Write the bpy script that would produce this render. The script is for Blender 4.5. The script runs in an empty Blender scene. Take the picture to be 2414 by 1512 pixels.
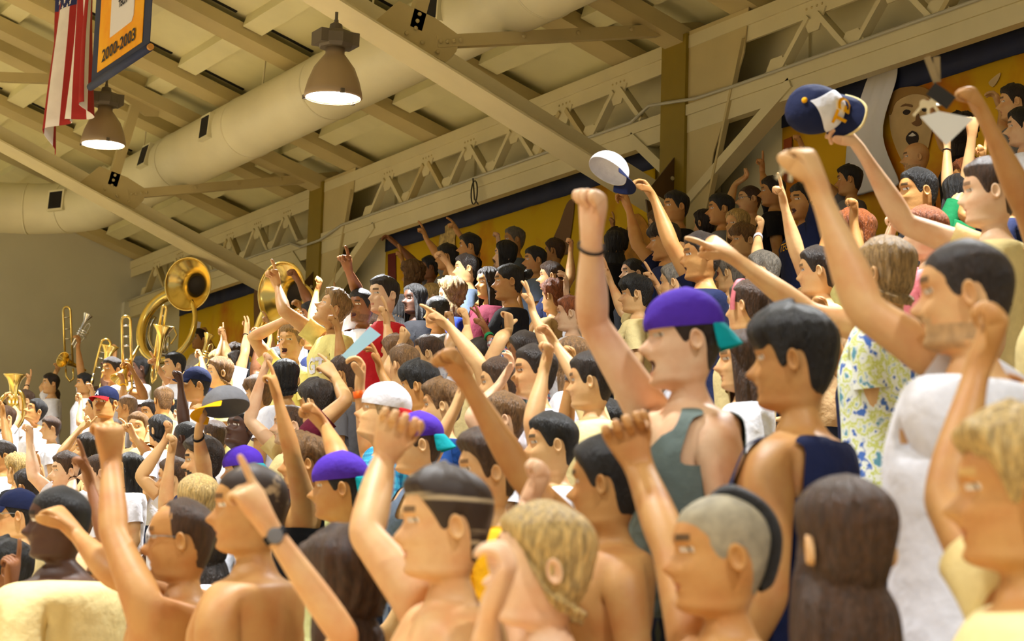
import bpy, bmesh, math, random
import numpy as np
from mathutils import Vector, Matrix, noise
from mathutils.bvhtree import BVHTree

# ------------------------------------------------------------------ camera (solved from the vanishing lines of the hall)
S = bpy.context.scene
COL = S.collection
F, CX, CY, ROLL = 4700.0, 1207.0, 756.0, 0.03
_d1 = np.array([-1480 - CX, -(1340 - CY), -F]); _d1 /= np.linalg.norm(_d1)      # rows of seats run this way (+Y)
_w = -(_d1[0] * math.sin(ROLL) + _d1[1] * math.cos(ROLL)) / _d1[2]
_uz = np.array([math.sin(ROLL), math.cos(ROLL), _w]); _uz /= np.linalg.norm(_uz)
_ux = np.cross(_d1, _uz)
RW = np.array([_ux, _d1, _uz])           # world = RW @ camera
CAM = np.array([0, 0, 1.55])
cam_d = bpy.data.cameras.new('camera')
cam_d.sensor_width = 36.0; cam_d.lens = 36.0 * F / 2414.0; cam_d.sensor_fit = 'HORIZONTAL'
cam_d.clip_start = 0.05; cam_d.clip_end = 200
cam_d.dof.use_dof = True; cam_d.dof.focus_distance = 14.0; cam_d.dof.aperture_fstop = 4.6
cam = bpy.data.objects.new('camera', cam_d); COL.objects.link(cam)
_m = Matrix([[RW[r][c] for c in range(3)] for r in range(3)]).to_4x4(); _m.translation = Vector(CAM)
cam.matrix_world = _m
S.camera = cam
FWD = RW @ np.array([0, 0, -1.0])

def ray(x, y):
    v = RW @ np.array([x - CX, -(y - CY), -F]); return v / np.linalg.norm(v)
def onX(x, y, X): r = ray(x, y); return CAM + r * (X - CAM[0]) / r[0]
def onY(x, y, Y): r = ray(x, y); return CAM + r * (Y - CAM[1]) / r[1]
def atdepth(x, y, d): r = ray(x, y); return CAM + r * d / (r @ FWD)
def depth(p): return float((np.asarray(p) - CAM) @ FWD)
def proj(p):
    c = RW.T @ (np.asarray(p, float) - CAM); return CX + F * c[0] / -c[2], CY - F * c[1] / -c[2]

# ------------------------------------------------------------------ world, light, exposure
S.view_settings.view_transform = 'Standard'; S.view_settings.look = 'None'
S.view_settings.gamma = 1.0; S.view_settings.use_curve_mapping = False
S.view_settings.exposure = 0.22
W = bpy.data.worlds.new('hall'); S.world = W; W.use_nodes = True
W.node_tree.nodes['Background'].inputs[0].default_value = (1.0, 0.96, 0.88, 1)
W.node_tree.nodes['Background'].inputs[1].default_value = 0.32
LAMP_W = 265.0
def lamp_light(p, power=LAMP_W, spread=2.15):
    d = bpy.data.lights.new('lamp_light', 'AREA'); d.shape = 'DISK'; d.size = 0.44; d.energy = power; d.spread = spread
    d.color = (0.96, 0.985, 1.0)
    o = bpy.data.objects.new('lamp_light', d); COL.objects.link(o); o.location = p; return o
for lx, ly, lz in [(-9, 3, 8.6), (-9, 12, 8.6), (-9, 21, 8.6), (-3.2, -1, 8.4), (-3.2, 7, 8.4), (-3.2, 15, 8.4), (-3.2, 23, 8.4),
                   (2.2, -1.4, 7.6), (2.2, 6.8, 7.6), (2.2, 15, 7.6), (2.2, 23.2, 7.6), (2.2, 28.4, 7.6), (-3.2, 28.4, 8.4), (6.4, 6.8, 6.6)]:  # the two nearest the end wall are unseen, added to brighten it
    lamp_light((lx, ly, lz))

# ------------------------------------------------------------------ materials
MATS = {}
def srgb(c):
    return tuple(((v / 255.0) / 12.92 if v / 255.0 <= 0.04045 else ((v / 255.0 + 0.055) / 1.055) ** 2.4) for v in c)
def mat(name, rgb, rough=0.6, metal=0.0, spec=0.4, var=0.0, scale=8.0, bump=0.0, bscale=40.0, emit=None, stretch=None, rgb2=None, lo=0.35, hi=0.65, alpha=None, sss=0.0):
    if name in MATS: return MATS[name]
    m = bpy.data.materials.new(name); m.use_nodes = True
    nt = m.node_tree; b = nt.nodes['Principled BSDF']
    col = srgb(rgb)
    b.inputs['Base Color'].default_value = (*col, 1)
    b.inputs['Roughness'].default_value = rough; b.inputs['Metallic'].default_value = metal
    b.inputs['Specular IOR Level'].default_value = spec
    if sss:
        b.inputs['Subsurface Weight'].default_value = sss; b.inputs['Subsurface Radius'].default_value = (0.02, 0.008, 0.004)
        b.inputs['Subsurface Scale'].default_value = 0.6
    if var or bump or rgb2:
        tc = nt.nodes.new('ShaderNodeTexCoord'); mp = nt.nodes.new('ShaderNodeMapping')
        nt.links.new(tc.outputs['Object'], mp.inputs[0])
        if stretch: mp.inputs['Scale'].default_value = stretch
    if var or rgb2:
        n = nt.nodes.new('ShaderNodeTexNoise'); n.inputs['Scale'].default_value = scale; n.inputs['Detail'].default_value = 5
        nt.links.new(mp.outputs[0], n.inputs['Vector'])
        r = nt.nodes.new('ShaderNodeValToRGB')
        c2 = srgb(rgb2) if rgb2 else tuple(v * (1 - var) for v in col)
        r.color_ramp.elements[0].position = lo; r.color_ramp.elements[1].position = hi
        r.color_ramp.elements[0].color = (*c2, 1)
        r.color_ramp.elements[1].color = (*(col if rgb2 else tuple(min(1, v * (1 + var * .6)) for v in col)), 1)
        nt.links.new(n.outputs['Fac'], r.inputs[0]); nt.links.new(r.outputs[0], b.inputs['Base Color'])
    if bump:
        n2 = nt.nodes.new('ShaderNodeTexNoise'); n2.inputs['Scale'].default_value = bscale; n2.inputs['Detail'].default_value = 4
        nt.links.new(mp.outputs[0], n2.inputs['Vector'])
        bp = nt.nodes.new('ShaderNodeBump'); bp.inputs['Strength'].default_value = bump; bp.inputs['Distance'].default_value = 0.02
        nt.links.new(n2.outputs['Fac'], bp.inputs['Height']); nt.links.new(bp.outputs[0], b.inputs['Normal'])
    if emit:
        b.inputs['Emission Color'].default_value = (*emit[0], 1); b.inputs['Emission Strength'].default_value = emit[1]
    if alpha is not None: b.inputs['Alpha'].default_value = alpha
    MATS[name] = m
    return m

# ------------------------------------------------------------------ mesh helpers
def link(name, verts, faces, mats=None, parent=None, smooth=False, fm=None, loc=None, sub=0, recalc=True, solid=0):
    me = bpy.data.meshes.new(name)
    me.from_pydata([tuple(map(float, v)) for v in verts], [], [tuple(f) for f in faces])
    if mats is not None:
        for m in (mats if isinstance(mats, (list, tuple)) else [mats]): me.materials.append(m)
    if fm is not None: me.polygons.foreach_set('material_index', np.asarray(fm, dtype=np.int32))
    if recalc:
        bm = bmesh.new(); bm.from_mesh(me); bmesh.ops.recalc_face_normals(bm, faces=bm.faces); bm.to_mesh(me); bm.free()
    if smooth: me.polygons.foreach_set('use_smooth', np.ones(len(me.polygons), dtype=bool))
    me.update()
    o = bpy.data.objects.new(name, me); COL.objects.link(o)
    if parent is not None: o.parent = parent
    if loc is not None: o.location = tuple(map(float, loc))
    if solid:
        s = o.modifiers.new('thick', 'SOLIDIFY'); s.thickness = solid; s.offset = 0
    if sub:
        s = o.modifiers.new('sub', 'SUBSURF'); s.levels = sub; s.render_levels = sub
    return o
def tag(o, label, cat=None, group=None, kind=None):
    if label: o['label'] = label
    if cat: o['category'] = cat
    if group: o['group'] = group
    if kind: o['kind'] = kind
    return o
def empty(name, loc, label=None, cat=None, group=None, kind=None):
    o = bpy.data.objects.new(name, None); COL.objects.link(o); o.location = tuple(map(float, loc)); o.empty_display_size = .1
    return tag(o, label, cat, group, kind)
class MB:
    """collects boxes, beams, tubes into one mesh"""
    def __init__(s): s.v = []; s.f = []
    def add(s, v, f):
        o = len(s.v); s.v += [tuple(map(float, p)) for p in v]; s.f += [tuple(i + o for i in q) for q in f]; return s
    def box(s, a, b):
        (x0, y0, z0), (x1, y1, z1) = a, b
        return s.add([(x0, y0, z0), (x1, y0, z0), (x1, y1, z0), (x0, y1, z0), (x0, y0, z1), (x1, y0, z1), (x1, y1, z1), (x0, y1, z1)],
                     [(0, 3, 2, 1), (4, 5, 6, 7), (0, 1, 5, 4), (1, 2, 6, 5), (2, 3, 7, 6), (3, 0, 4, 7)])
    def beam(s, p, q, w, h, up=(0, 0, 1)):
        """rectangular bar from p to q, w across, h along up"""
        p, q, up = map(lambda t: np.asarray(t, float), (p, q, up)); d = (q - p) / np.linalg.norm(q - p)
        sx = np.cross(d, up); sx /= np.linalg.norm(sx); u = np.cross(sx, d)
        vs = [c + sx * i * w / 2 + u * j * h / 2 for c in (p, q) for i, j in ((-1, -1), (1, -1), (1, 1), (-1, 1))]
        return s.add(vs, [(0, 1, 2, 3), (7, 6, 5, 4), (0, 4, 5, 1), (1, 5, 6, 2), (2, 6, 7, 3), (3, 7, 4, 0)])
    def plate(s, pts, n, t):
        """polygon pts extruded by t along n"""
        n = np.asarray(n, float) * t; k = len(pts)
        vs = [np.asarray(p, float) for p in pts]; vs += [p + n for p in vs]
        return s.add(vs, [tuple(range(k))[::-1], tuple(range(k, 2 * k))] + [(i, (i + 1) % k, (i + 1) % k + k, i + k) for i in range(k)])
    def tube(s, pts, r, n=10, cap=True, closed=False):
        pts = [np.asarray(p, float) for p in pts]; m = len(pts); rr = r if hasattr(r, '__len__') else [r] * m
        fr = None; vs = []
        for i, p in enumerate(pts):
            if closed: t = pts[(i + 1) % m] - pts[i - 1]
            else: t = pts[min(i + 1, m - 1)] - pts[max(i - 1, 0)]
            t = t / (np.linalg.norm(t) + 1e-12)
            if fr is None:
                a = np.array([0, 0, 1.0]) if abs(t[2]) < .9 else np.array([1.0, 0, 0]); fr = np.cross(t, a)
            fr = fr - t * (fr @ t); fr /= np.linalg.norm(fr); g = np.cross(t, fr)
            vs += [p + (fr * math.cos(2 * math.pi * k / n) + g * math.sin(2 * math.pi * k / n)) * rr[i] for k in range(n)]
        fs = [(i * n + k, i * n + (k + 1) % n, ((i + 1) % m) * n + (k + 1) % n, ((i + 1) % m) * n + k) for i in range(m if closed else m - 1) for k in range(n)]
        if cap and not closed: fs += [tuple(range(n))[::-1], tuple(range((m - 1) * n, m * n))]
        return s.add(vs, fs)
    def lathe(s, prof, n=24, M=None, c=(0, 0, 0)):
        """prof: (r, h) pairs revolved about local z; M 3x3 columns = local axes"""
        M = np.eye(3) if M is None else np.asarray(M); c = np.asarray(c, float)
        vs = [c + M @ np.array([r * math.cos(2 * math.pi * k / n), r * math.sin(2 * math.pi * k / n), h]) for r, h in prof for k in range(n)]
        fs = [(i * n + k, i * n + (k + 1) % n, (i + 1) * n + (k + 1) % n, (i + 1) * n + k) for i in range(len(prof) - 1) for k in range(n)]
        return s.add(vs, fs)
    def build(s, name, m, parent=None, smooth=False, loc=None, sub=0, solid=0, recalc=True):
        v = s.v
        if parent is not None and loc is None:
            pl = np.array(parent.location) if parent.parent is None else np.array(parent.location) + np.array(parent.parent.location)
            v = [np.asarray(p) - pl for p in v]
        elif loc is not None: v = [np.asarray(p) - np.asarray(loc) for p in v]
        return link(name, v, s.f, m, parent, smooth, loc=loc if parent is None else None, sub=sub, solid=solid, recalc=recalc)
def axes(z, up=(0, 0, 1)):
    z = np.asarray(z, float); z = z / np.linalg.norm(z); x = np.cross(up, z); x /= np.linalg.norm(x); return np.column_stack([x, np.cross(z, x), z])
def copy_tree(o, parent=None):
    c = o.copy(); COL.objects.link(c); c.parent = parent
    for ch in o.children:
        if ch.name in bpy.data.objects: copy_tree(ch, c)
    return c
# ------------------------------------------------------------------ people: one continuous body mesh each
SKIN = {'p': (224, 188, 152), 'l': (212, 170, 118), 'm': (188, 140, 82), 'b': (136, 90, 54), 'd': (76, 49, 34)}
HAIRC = {'black': (15, 12, 11), 'dk': (38, 25, 16), 'br': (72, 47, 27), 'lb': (122, 88, 50), 'bl': (200, 168, 104), 'gi': (150, 80, 34), 'gr': (120, 112, 100), 'sand': (160, 128, 80)}
CLOTH = {'white': (226, 227, 236), 'cream': (226, 208, 150), 'yellow': (232, 222, 142), 'gold': (236, 172, 12), 'navy': (24, 32, 66), 'black': (20, 20, 24),
         'red': (176, 22, 26), 'maroon': (98, 24, 44), 'grey': (112, 112, 116), 'greyblue': (98, 112, 132), 'green': (30, 124, 74), 'blue': (40, 84, 158), 'royal': (36, 56, 140),
         'teal': (40, 142, 168), 'mint': (218, 228, 172), 'pink': (214, 120, 128), 'tan': (214, 180, 130), 'khaki': (150, 132, 96), 'denim': (48, 60, 90), 'olive': (92, 96, 56), 'sage': (102, 116, 112),
         'tealcap': (0, 150, 160), 'purple': (76, 44, 168), 'silver': (190, 196, 206)}
def skin_mat(k): return mat('skin_' + k, SKIN[k], rough=.5, spec=.35, rgb2=tuple(int(v * f) for v, f in zip(SKIN[k], (.95, .84, .78))), lo=.25, hi=.6, scale=11, bump=.05, bscale=90)
def hair_mat(k):
    if k == 'spots': return mat('hair_spots', (50, 36, 26), rough=.6, rgb2=(168, 142, 106), scale=13, lo=.34, hi=.40)
    if k == 'stripes': return mat('hair_stripes', (48, 34, 24), rough=.55, rgb2=(176, 158, 126), scale=2.2, stretch=(1.0, 1.0, 15), lo=.36, hi=.43)
    if k == 'scalp': return mat('scalp_stubble', (150, 140, 116), rough=.7, var=.25, scale=30)
    return mat('hair_' + k, HAIRC[k], rough=.45, spec=.5, var=.45, scale=26, stretch=(5, 5, .7), bump=.7, bscale=60)
def cloth_mat(k):
    if k == 'plaid': return plaid_mat('plaid', [(40, 60, 100), (220, 220, 215), (150, 30, 40), (30, 70, 50)])
    if k == 'bluecheck': return plaid_mat('bluecheck', [(20, 120, 160), (90, 180, 210), (20, 90, 140), (60, 160, 190)])
    if k == 'stripe': return plaid_mat('stripe', [(225, 228, 240), (150, 165, 205), (225, 228, 240), (235, 238, 245)])
    if k == 'hawaii':
        if 'hawaii' in MATS: return MATS['hawaii']
        m = mat('hawaii', (232, 236, 225), rough=.8, rgb2=(70, 110, 190), scale=20, lo=.36, hi=.41); r = [q for q in m.node_tree.nodes if q.type == 'VALTORGB'][0].color_ramp
        for pos, c in ((.47, (226, 232, 226)), (.50, (196, 206, 90)), (.55, (222, 228, 176)), (.58, (228, 234, 232)), (.64, (90, 150, 170))): e = r.elements.new(pos); e.color = (*srgb(c), 1)
        return m
    return mat('cloth_' + k, CLOTH[k], rough=.85, spec=.2, var=.06, scale=30, bump=.5, bscale=14)
def plaid_mat(name, cols):
    if name in MATS: return MATS[name]
    m = mat(name, cols[0], rough=.85, spec=.2); nt = m.node_tree; b = nt.nodes['Principled BSDF']
    tc = nt.nodes.new('ShaderNodeTexCoord'); acc = None
    for i, (ax, c) in enumerate((('X', cols[1]), ('Z', cols[2]), ('Y', cols[3]))):
        w = nt.nodes.new('ShaderNodeTexWave'); w.bands_direction = ax; w.inputs['Scale'].default_value = 9 + 2 * i
        nt.links.new(tc.outputs['Object'], w.inputs['Vector'])
        mx = nt.nodes.new('ShaderNodeMix'); mx.data_type = 'RGBA'
        st = nt.nodes.new('ShaderNodeMath'); st.operation = 'GREATER_THAN'; st.inputs[1].default_value = .62
        nt.links.new(w.outputs['Fac'], st.inputs[0]); ml = nt.nodes.new('ShaderNodeMath'); ml.operation = 'MULTIPLY'; ml.inputs[1].default_value = .7
        nt.links.new(st.outputs[0], ml.inputs[0]); nt.links.new(ml.outputs[0], mx.inputs['Factor'])
        if acc is None: mx.inputs[6].default_value = (*srgb(cols[0]), 1)
        else: nt.links.new(acc, mx.inputs[6])
        mx.inputs[7].default_value = (*srgb(c), 1); acc = mx.outputs[2]
    nt.links.new(acc, b.inputs['Base Color'])
    return m
LIP = lambda k: mat('lips_' + k, tuple(int(v * f) for v, f in zip(SKIN[k], (.88, .70, .70))), rough=.4)
MOUTH = lambda: mat('mouth_inside', (70, 22, 20), rough=.5)
EYE = lambda: mat('eye_dark', (48, 32, 24), rough=.25)
EYEW = lambda: mat('eye_white', (205, 195, 185), rough=.25)

# head: rows from neck to crown  (z front, y front, z back, y back, half width, y of the widest point)
HR = np.array([
    (-.128, .024, -.120, -.058, .048, -.012), (-.124, .056, -.112, -.059, .052, -.008), (-.1175, .077, -.105, -.061, .057, -.002), (-.108, .088, -.097, -.064, .060, -.002),
    (-.096, .087, -.088, -.068, .060, -.004), (-.085, .087, -.080, -.071, .062, -.004), (-.077, .087, -.073, -.074, .064, -.004), (-.069, .087, -.066, -.077, .066, -.005),
    (-.062, .088, -.059, -.080, .0675, -.006), (-.053, .089, -.051, -.083, .069, -.007), (-.044, .090, -.043, -.086, .070, -.008), (-.036, .091, -.035, -.089, .071, -.009),
    (-.024, .090, -.024, -.092, .072, -.010), (-.012, .088, -.012, -.095, .073, -.011), (0, .087, 0, -.097, .0735, -.012), (.010, .090, .011, -.099, .074, -.012),
    (.020, .096, .022, -.100, .0745, -.012), (.034, .095, .035, -.100, .075, -.010), (.050, .092, .050, -.097, .0745, -.008), (.066, .085, .066, -.090, .0715, -.006),
    (.081, .074, .081, -.079, .0645, -.005), (.094, .058, .094, -.064, .0535, -.004), (.105, .038, .105, -.044, .038, -.003), (.112, .017, .1125, -.022, .020, -.003)])
PHI = np.radians([0, 5, 10, 16, 23, 31, 40, 50, 62, 75, 90, 108, 126, 144, 162, 180, 198, 216, 234, 252, 270, 285, 298, 310, 320, 329, 337, 344, 350, 355])
NC = len(PHI); NR = len(HR)
NOSE_A = {9: .005, 10: .018, 11: .027, 12: .020, 13: .012, 14: .006, 15: .002}
NOSE_S = {9: .012, 10: .014, 11: .012, 12: .0095, 13: .008, 14: .007, 15: .007}
LIPB = {3: .003, 4: .001, 5: -.006, 6: .005, 7: -.003, 8: .007, 9: .001}
def head_grid(mouth=0.0, nose=1.0, jaw=1.0):
    G = np.zeros((NR, NC, 3)); c, s = np.cos(PHI), np.sin(PHI)
    for i, (zf, yf, zb, yb, w, ym) in enumerate(HR):
        fr = np.clip(c, 0, 1)
        jw = 1 + (jaw - 1) * max(0, min(1, (9 - i) / 6.0))
        x = w * jw * np.sign(s) * np.abs(s) ** .92
        y = np.where(c >= 0, ym + (yf - ym) * np.abs(c) ** .95, ym + (yb - ym) * np.abs(c) ** .9)
        z = zb + (zf - zb) * (c + 1) / 2
        if i in NOSE_A: y = y + nose * NOSE_A[i] * np.exp(-(x / NOSE_S[i]) ** 2) * (c > 0)
        if i in LIPB: y = y + LIPB[i] * np.exp(-(x / .021) ** 2) * (c > 0)
        if i in (12, 13, 14, 15): 
            k = {12: .005, 13: .011, 14: .014, 15: .008}[i]; y = y - k * np.exp(-((np.abs(x) - .031) / .013) ** 2) * (c > 0)
        if i in (16, 17): y = y + .004 * np.exp(-((np.abs(x) - .028) / .018) ** 2) * (c > 0)
        if i in (10, 11, 12): y = y + .004 * np.exp(-((np.abs(x) - .045) / .015) ** 2) * (c > 0)
        if mouth:
            wgt = np.exp(-(x / .045) ** 2) * fr
            if i <= 6: z = z - mouth * (.020 if i > 1 else .012) * (.25 + .75 * wgt) * (c > -.1)
            if i == 7: y = y - mouth * .032 * np.exp(-(x / .020) ** 2) * (c > 0); z = z - mouth * .010 * wgt
            if i in (6, 8): y = y + mouth * .003 * np.exp(-(x / .02) ** 2) * (c > 0)
        G[i, :, 0] = x; G[i, :, 1] = y; G[i, :, 2] = z
    return G
CROWN = np.array([0, -.004, .1175])
def head_eval(G, phi, rho):
    """surface point for azimuth phi (rad array) and row position rho (array)"""
    rho = np.clip(np.asarray(rho, float), 0, NR); phi = np.mod(np.asarray(phi, float), 2 * math.pi)
    GG = np.concatenate([G, np.broadcast_to(CROWN, (1, NC, 3))], 0)
    P = np.append(PHI, 2 * math.pi); j = np.clip(np.searchsorted(P, phi, 'right') - 1, 0, NC - 1); t = (phi - P[j]) / (P[j + 1] - P[j]); j2 = (j + 1) % NC
    i = np.clip(np.floor(rho).astype(int), 0, NR - 1); u = (rho - i)[..., None]; t = t[..., None]
    return (GG[i, j] * (1 - t) + GG[i, j2] * t) * (1 - u) + (GG[i + 1, j] * (1 - t) + GG[i + 1, j2] * t) * u

# torso rows below the head centre: dz, half width, half depth, forward offset
TR = np.array([(-.150, .052, .053, -.018), (-.172, .062, .061, -.022), (-.184, .106, .075, -.026), (-.193, .150, .089, -.027),
               (-.209, .176, .101, -.022), (-.250, .185, .113, -.014), (-.290, .184, .120, -.006), (-.332, .179, .124, 0),
               (-.388, .173, .124, .002), (-.455, .161, .116, .002), (-.54, .149, .106, .002), (-.62, .152, .106, 0), (-.70, .166, .114, -.006), (-.77, .171, .118, -.012), (-.83, .165, .115, -.012)])
NT = 24; TPH = np.radians((np.arange(NT) + .5) * 15)
R0, R3 = 4, 7                                  # arm holes between these rows
HOLE = {'L': [4, 5, 6, 7], 'R': [16, 17, 18, 19]}
def nrm(v): v = np.asarray(v, float); return v / (np.linalg.norm(v) + 1e-12)
def rot(v, ax, a):
    ax = nrm(ax); v = np.asarray(v, float); return v * math.cos(a) + np.cross(ax, v) * math.sin(a) + ax * (ax @ v) * (1 - math.cos(a))
def zipl(A, B, fs, va, vb):
    """triangulate between two closed loops of vertex ids"""
    n, m = len(A), len(B)
    k = int(np.argmin([np.linalg.norm(vb[j] - va[0]) for j in range(m)])); B = list(B[k:]) + list(B[:k])
    i = j = 0
    while i < n or j < m:
        if j >= m or (i < n and (i + .5) / n <= (j + .5) / m): fs.append((A[i % n], A[(i + 1) % n], B[j % m])); i += 1
        else: fs.append((A[i % n], B[(j + 1) % m], B[j % m])); j += 1
def bridge(A, B, fs):
    n = len(A)
    for k in range(n): fs.append((A[k], A[(k + 1) % n], B[(k + 1) % n], B[k]))

CURL = {'s': (4, 8, 6), 'f': (72, 98, 62), 'r': (28, 42, 26), 'h': (50, 55, 35), 'b': (48, 78, 45)}
GEST = {'f': 'ffff', 'p': 'sfff', 'v': 'ssff', 'h': 'sffs', 'o': 'srrr', 'c': 'hhhh', 'r': 'rrrr', 's': 'ssss', 'q': 'sbbb', 't': 'ffff'}
class Body: pass

def torso_grid(B, off=0.0, loose=0.0, girth=1.0):
    G = np.zeros((len(TR), NT, 3)); c, s = np.cos(TPH), np.sin(TPH); k = B.k
    for i, (dz, a, b, yo) in enumerate(TR):
        lo = loose * max(0, min(1, (i - 6) / 4.0)) if i > 6 else 0
        wd = B.wide if i > 3 else 1 + (B.wide - 1) * i / 4
        gg = girth if i > 7 else 1
        aa = (a * wd * k * gg + off + lo); bb = (b * B.deep * k * gg + off + lo)
        x = np.sign(s) * np.abs(s) ** .82 * aa; y = np.sign(c) * np.abs(c) ** .86 * bb + yo * k
        z = np.full(NT, dz * k)
        if i in (6, 7, 8) and B.chest: y = y + B.chest * {6: .012, 7: .016, 8: .004}[i] * (np.exp(-((np.abs(x) - .085) / .05) ** 2) - .5 * np.exp(-(x / .02) ** 2)) * (c > .2)
        if i in (5, 6, 7, 8): y = y - .008 * (np.exp(-((np.abs(x) - .085) / .045) ** 2) - .6 * np.exp(-(x / .022) ** 2)) * (c < -.2)
        if i <= 2: x, y = x * (1 if i else .98), y
        for sd, sg in (('L', 1), ('R', -1)):
            e = B.elev[sd]
            if e and 3 <= i <= 7:
                wt = np.clip(sg * s, 0, 1) ** 1.5 * {3: .6, 4: 1, 5: .9, 6: .6, 7: .25}[i]
                z = z + wt * .050 * e * k; x = x - sg * wt * .012 * e
        G[i, :, 0], G[i, :, 1], G[i, :, 2] = x, y, z
    # lean/twist frame
    W3 = G[..., 0:1] * B.L + G[..., 1:2] * B.f + G[..., 2:3] * B.up
    W3 = W3 + B.hc
    if B.lean is not None:
        t = np.clip((-G[..., 2:3] / k - .15) / .65, 0, 1); W3 = W3 + t ** 1.0 * B.lean
    return W3
def hole_ids(rowid, sd):
    js = HOLE[sd]; 
    return [rowid(R3, j) for j in js] + [rowid(r, js[3]) for r in (R3 - 1, R3 - 2, R0)] + [rowid(R0, j) for j in (js[2], js[1], js[0])] + [rowid(r, js[0]) for r in (R0 + 1, R0 + 2)]

def arm_rings(B, sd, va, fat=1.0, off=0.0, upto=1.0):
    """12-vertex rings along upper arm and forearm; va = hole boundary points"""
    A = B.arm[sd]; J, E, Wr = A['J'], A['E'], A['W']; k = B.k * B.armfat * fat * 1.07
    u1 = nrm(E - J); u2 = nrm(Wr - E); L1 = np.linalg.norm(E - J); L2 = np.linalg.norm(Wr - E)
    out = B.L * (1 if sd == 'L' else -1)
    bis = nrm(u1 + u2 + 1e-4 * B.up)
    st = [(J + u1 * .035, nrm(out * .45 + u1 * .8), .061), (J + u1 * L1 * .36, u1, .053), (J + u1 * L1 * .68, u1, .046), (J + u1 * L1 * .9, u1, .040),
          (E, bis, .0405), (E + u2 * L2 * .12, u2, .042), (E + u2 * L2 * .32, u2, .042), (E + u2 * L2 * .66, u2, .034), (E + u2 * L2 * .93, u2, .027)]
    n0 = st[0][1]; c0 = np.mean(va, 0); rel = [v - c0 for v in va]
    e1 = None; rings = []
    for q, (p, n, r) in enumerate(st):
        if e1 is None:
            h = out; e1 = nrm(rel[0] - h * (rel[0] @ h)); e2 = np.cross(h, e1)
            sgn = 1 if sum(np.cross(rel[i], rel[(i + 1) % 12]) @ h for i in range(12)) > 0 else -1
            dev = [math.atan2(sgn * (v @ e2), v @ e1) - 2 * math.pi * i / 12 for i, v in enumerate(rel)]
            ph = math.atan2(sum(map(math.sin, dev)), sum(map(math.cos, dev)))
            ax = np.cross(h, n); sn = np.linalg.norm(ax)
            if sn > 1e-5: e1 = rot(e1, ax, math.atan2(sn, h @ n))
        e1 = nrm(e1 - n * (e1 @ n)); e2 = np.cross(n, e1)
        ring = []
        for i in range(12):
            a = ph + 2 * math.pi * i / 12; v = e1 * math.cos(a) + sgn * e2 * math.sin(a)
            if q >= 7 and 'w' in A:
                g = (q - 6) / 2.0; v = v + A['w'] * (v @ A['w']) * .18 * g - A['t'] * (v @ A['t']) * .22 * g
            ring.append(p + v * (r * k + off))
        rings.append(np.array(ring))
    return rings

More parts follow.
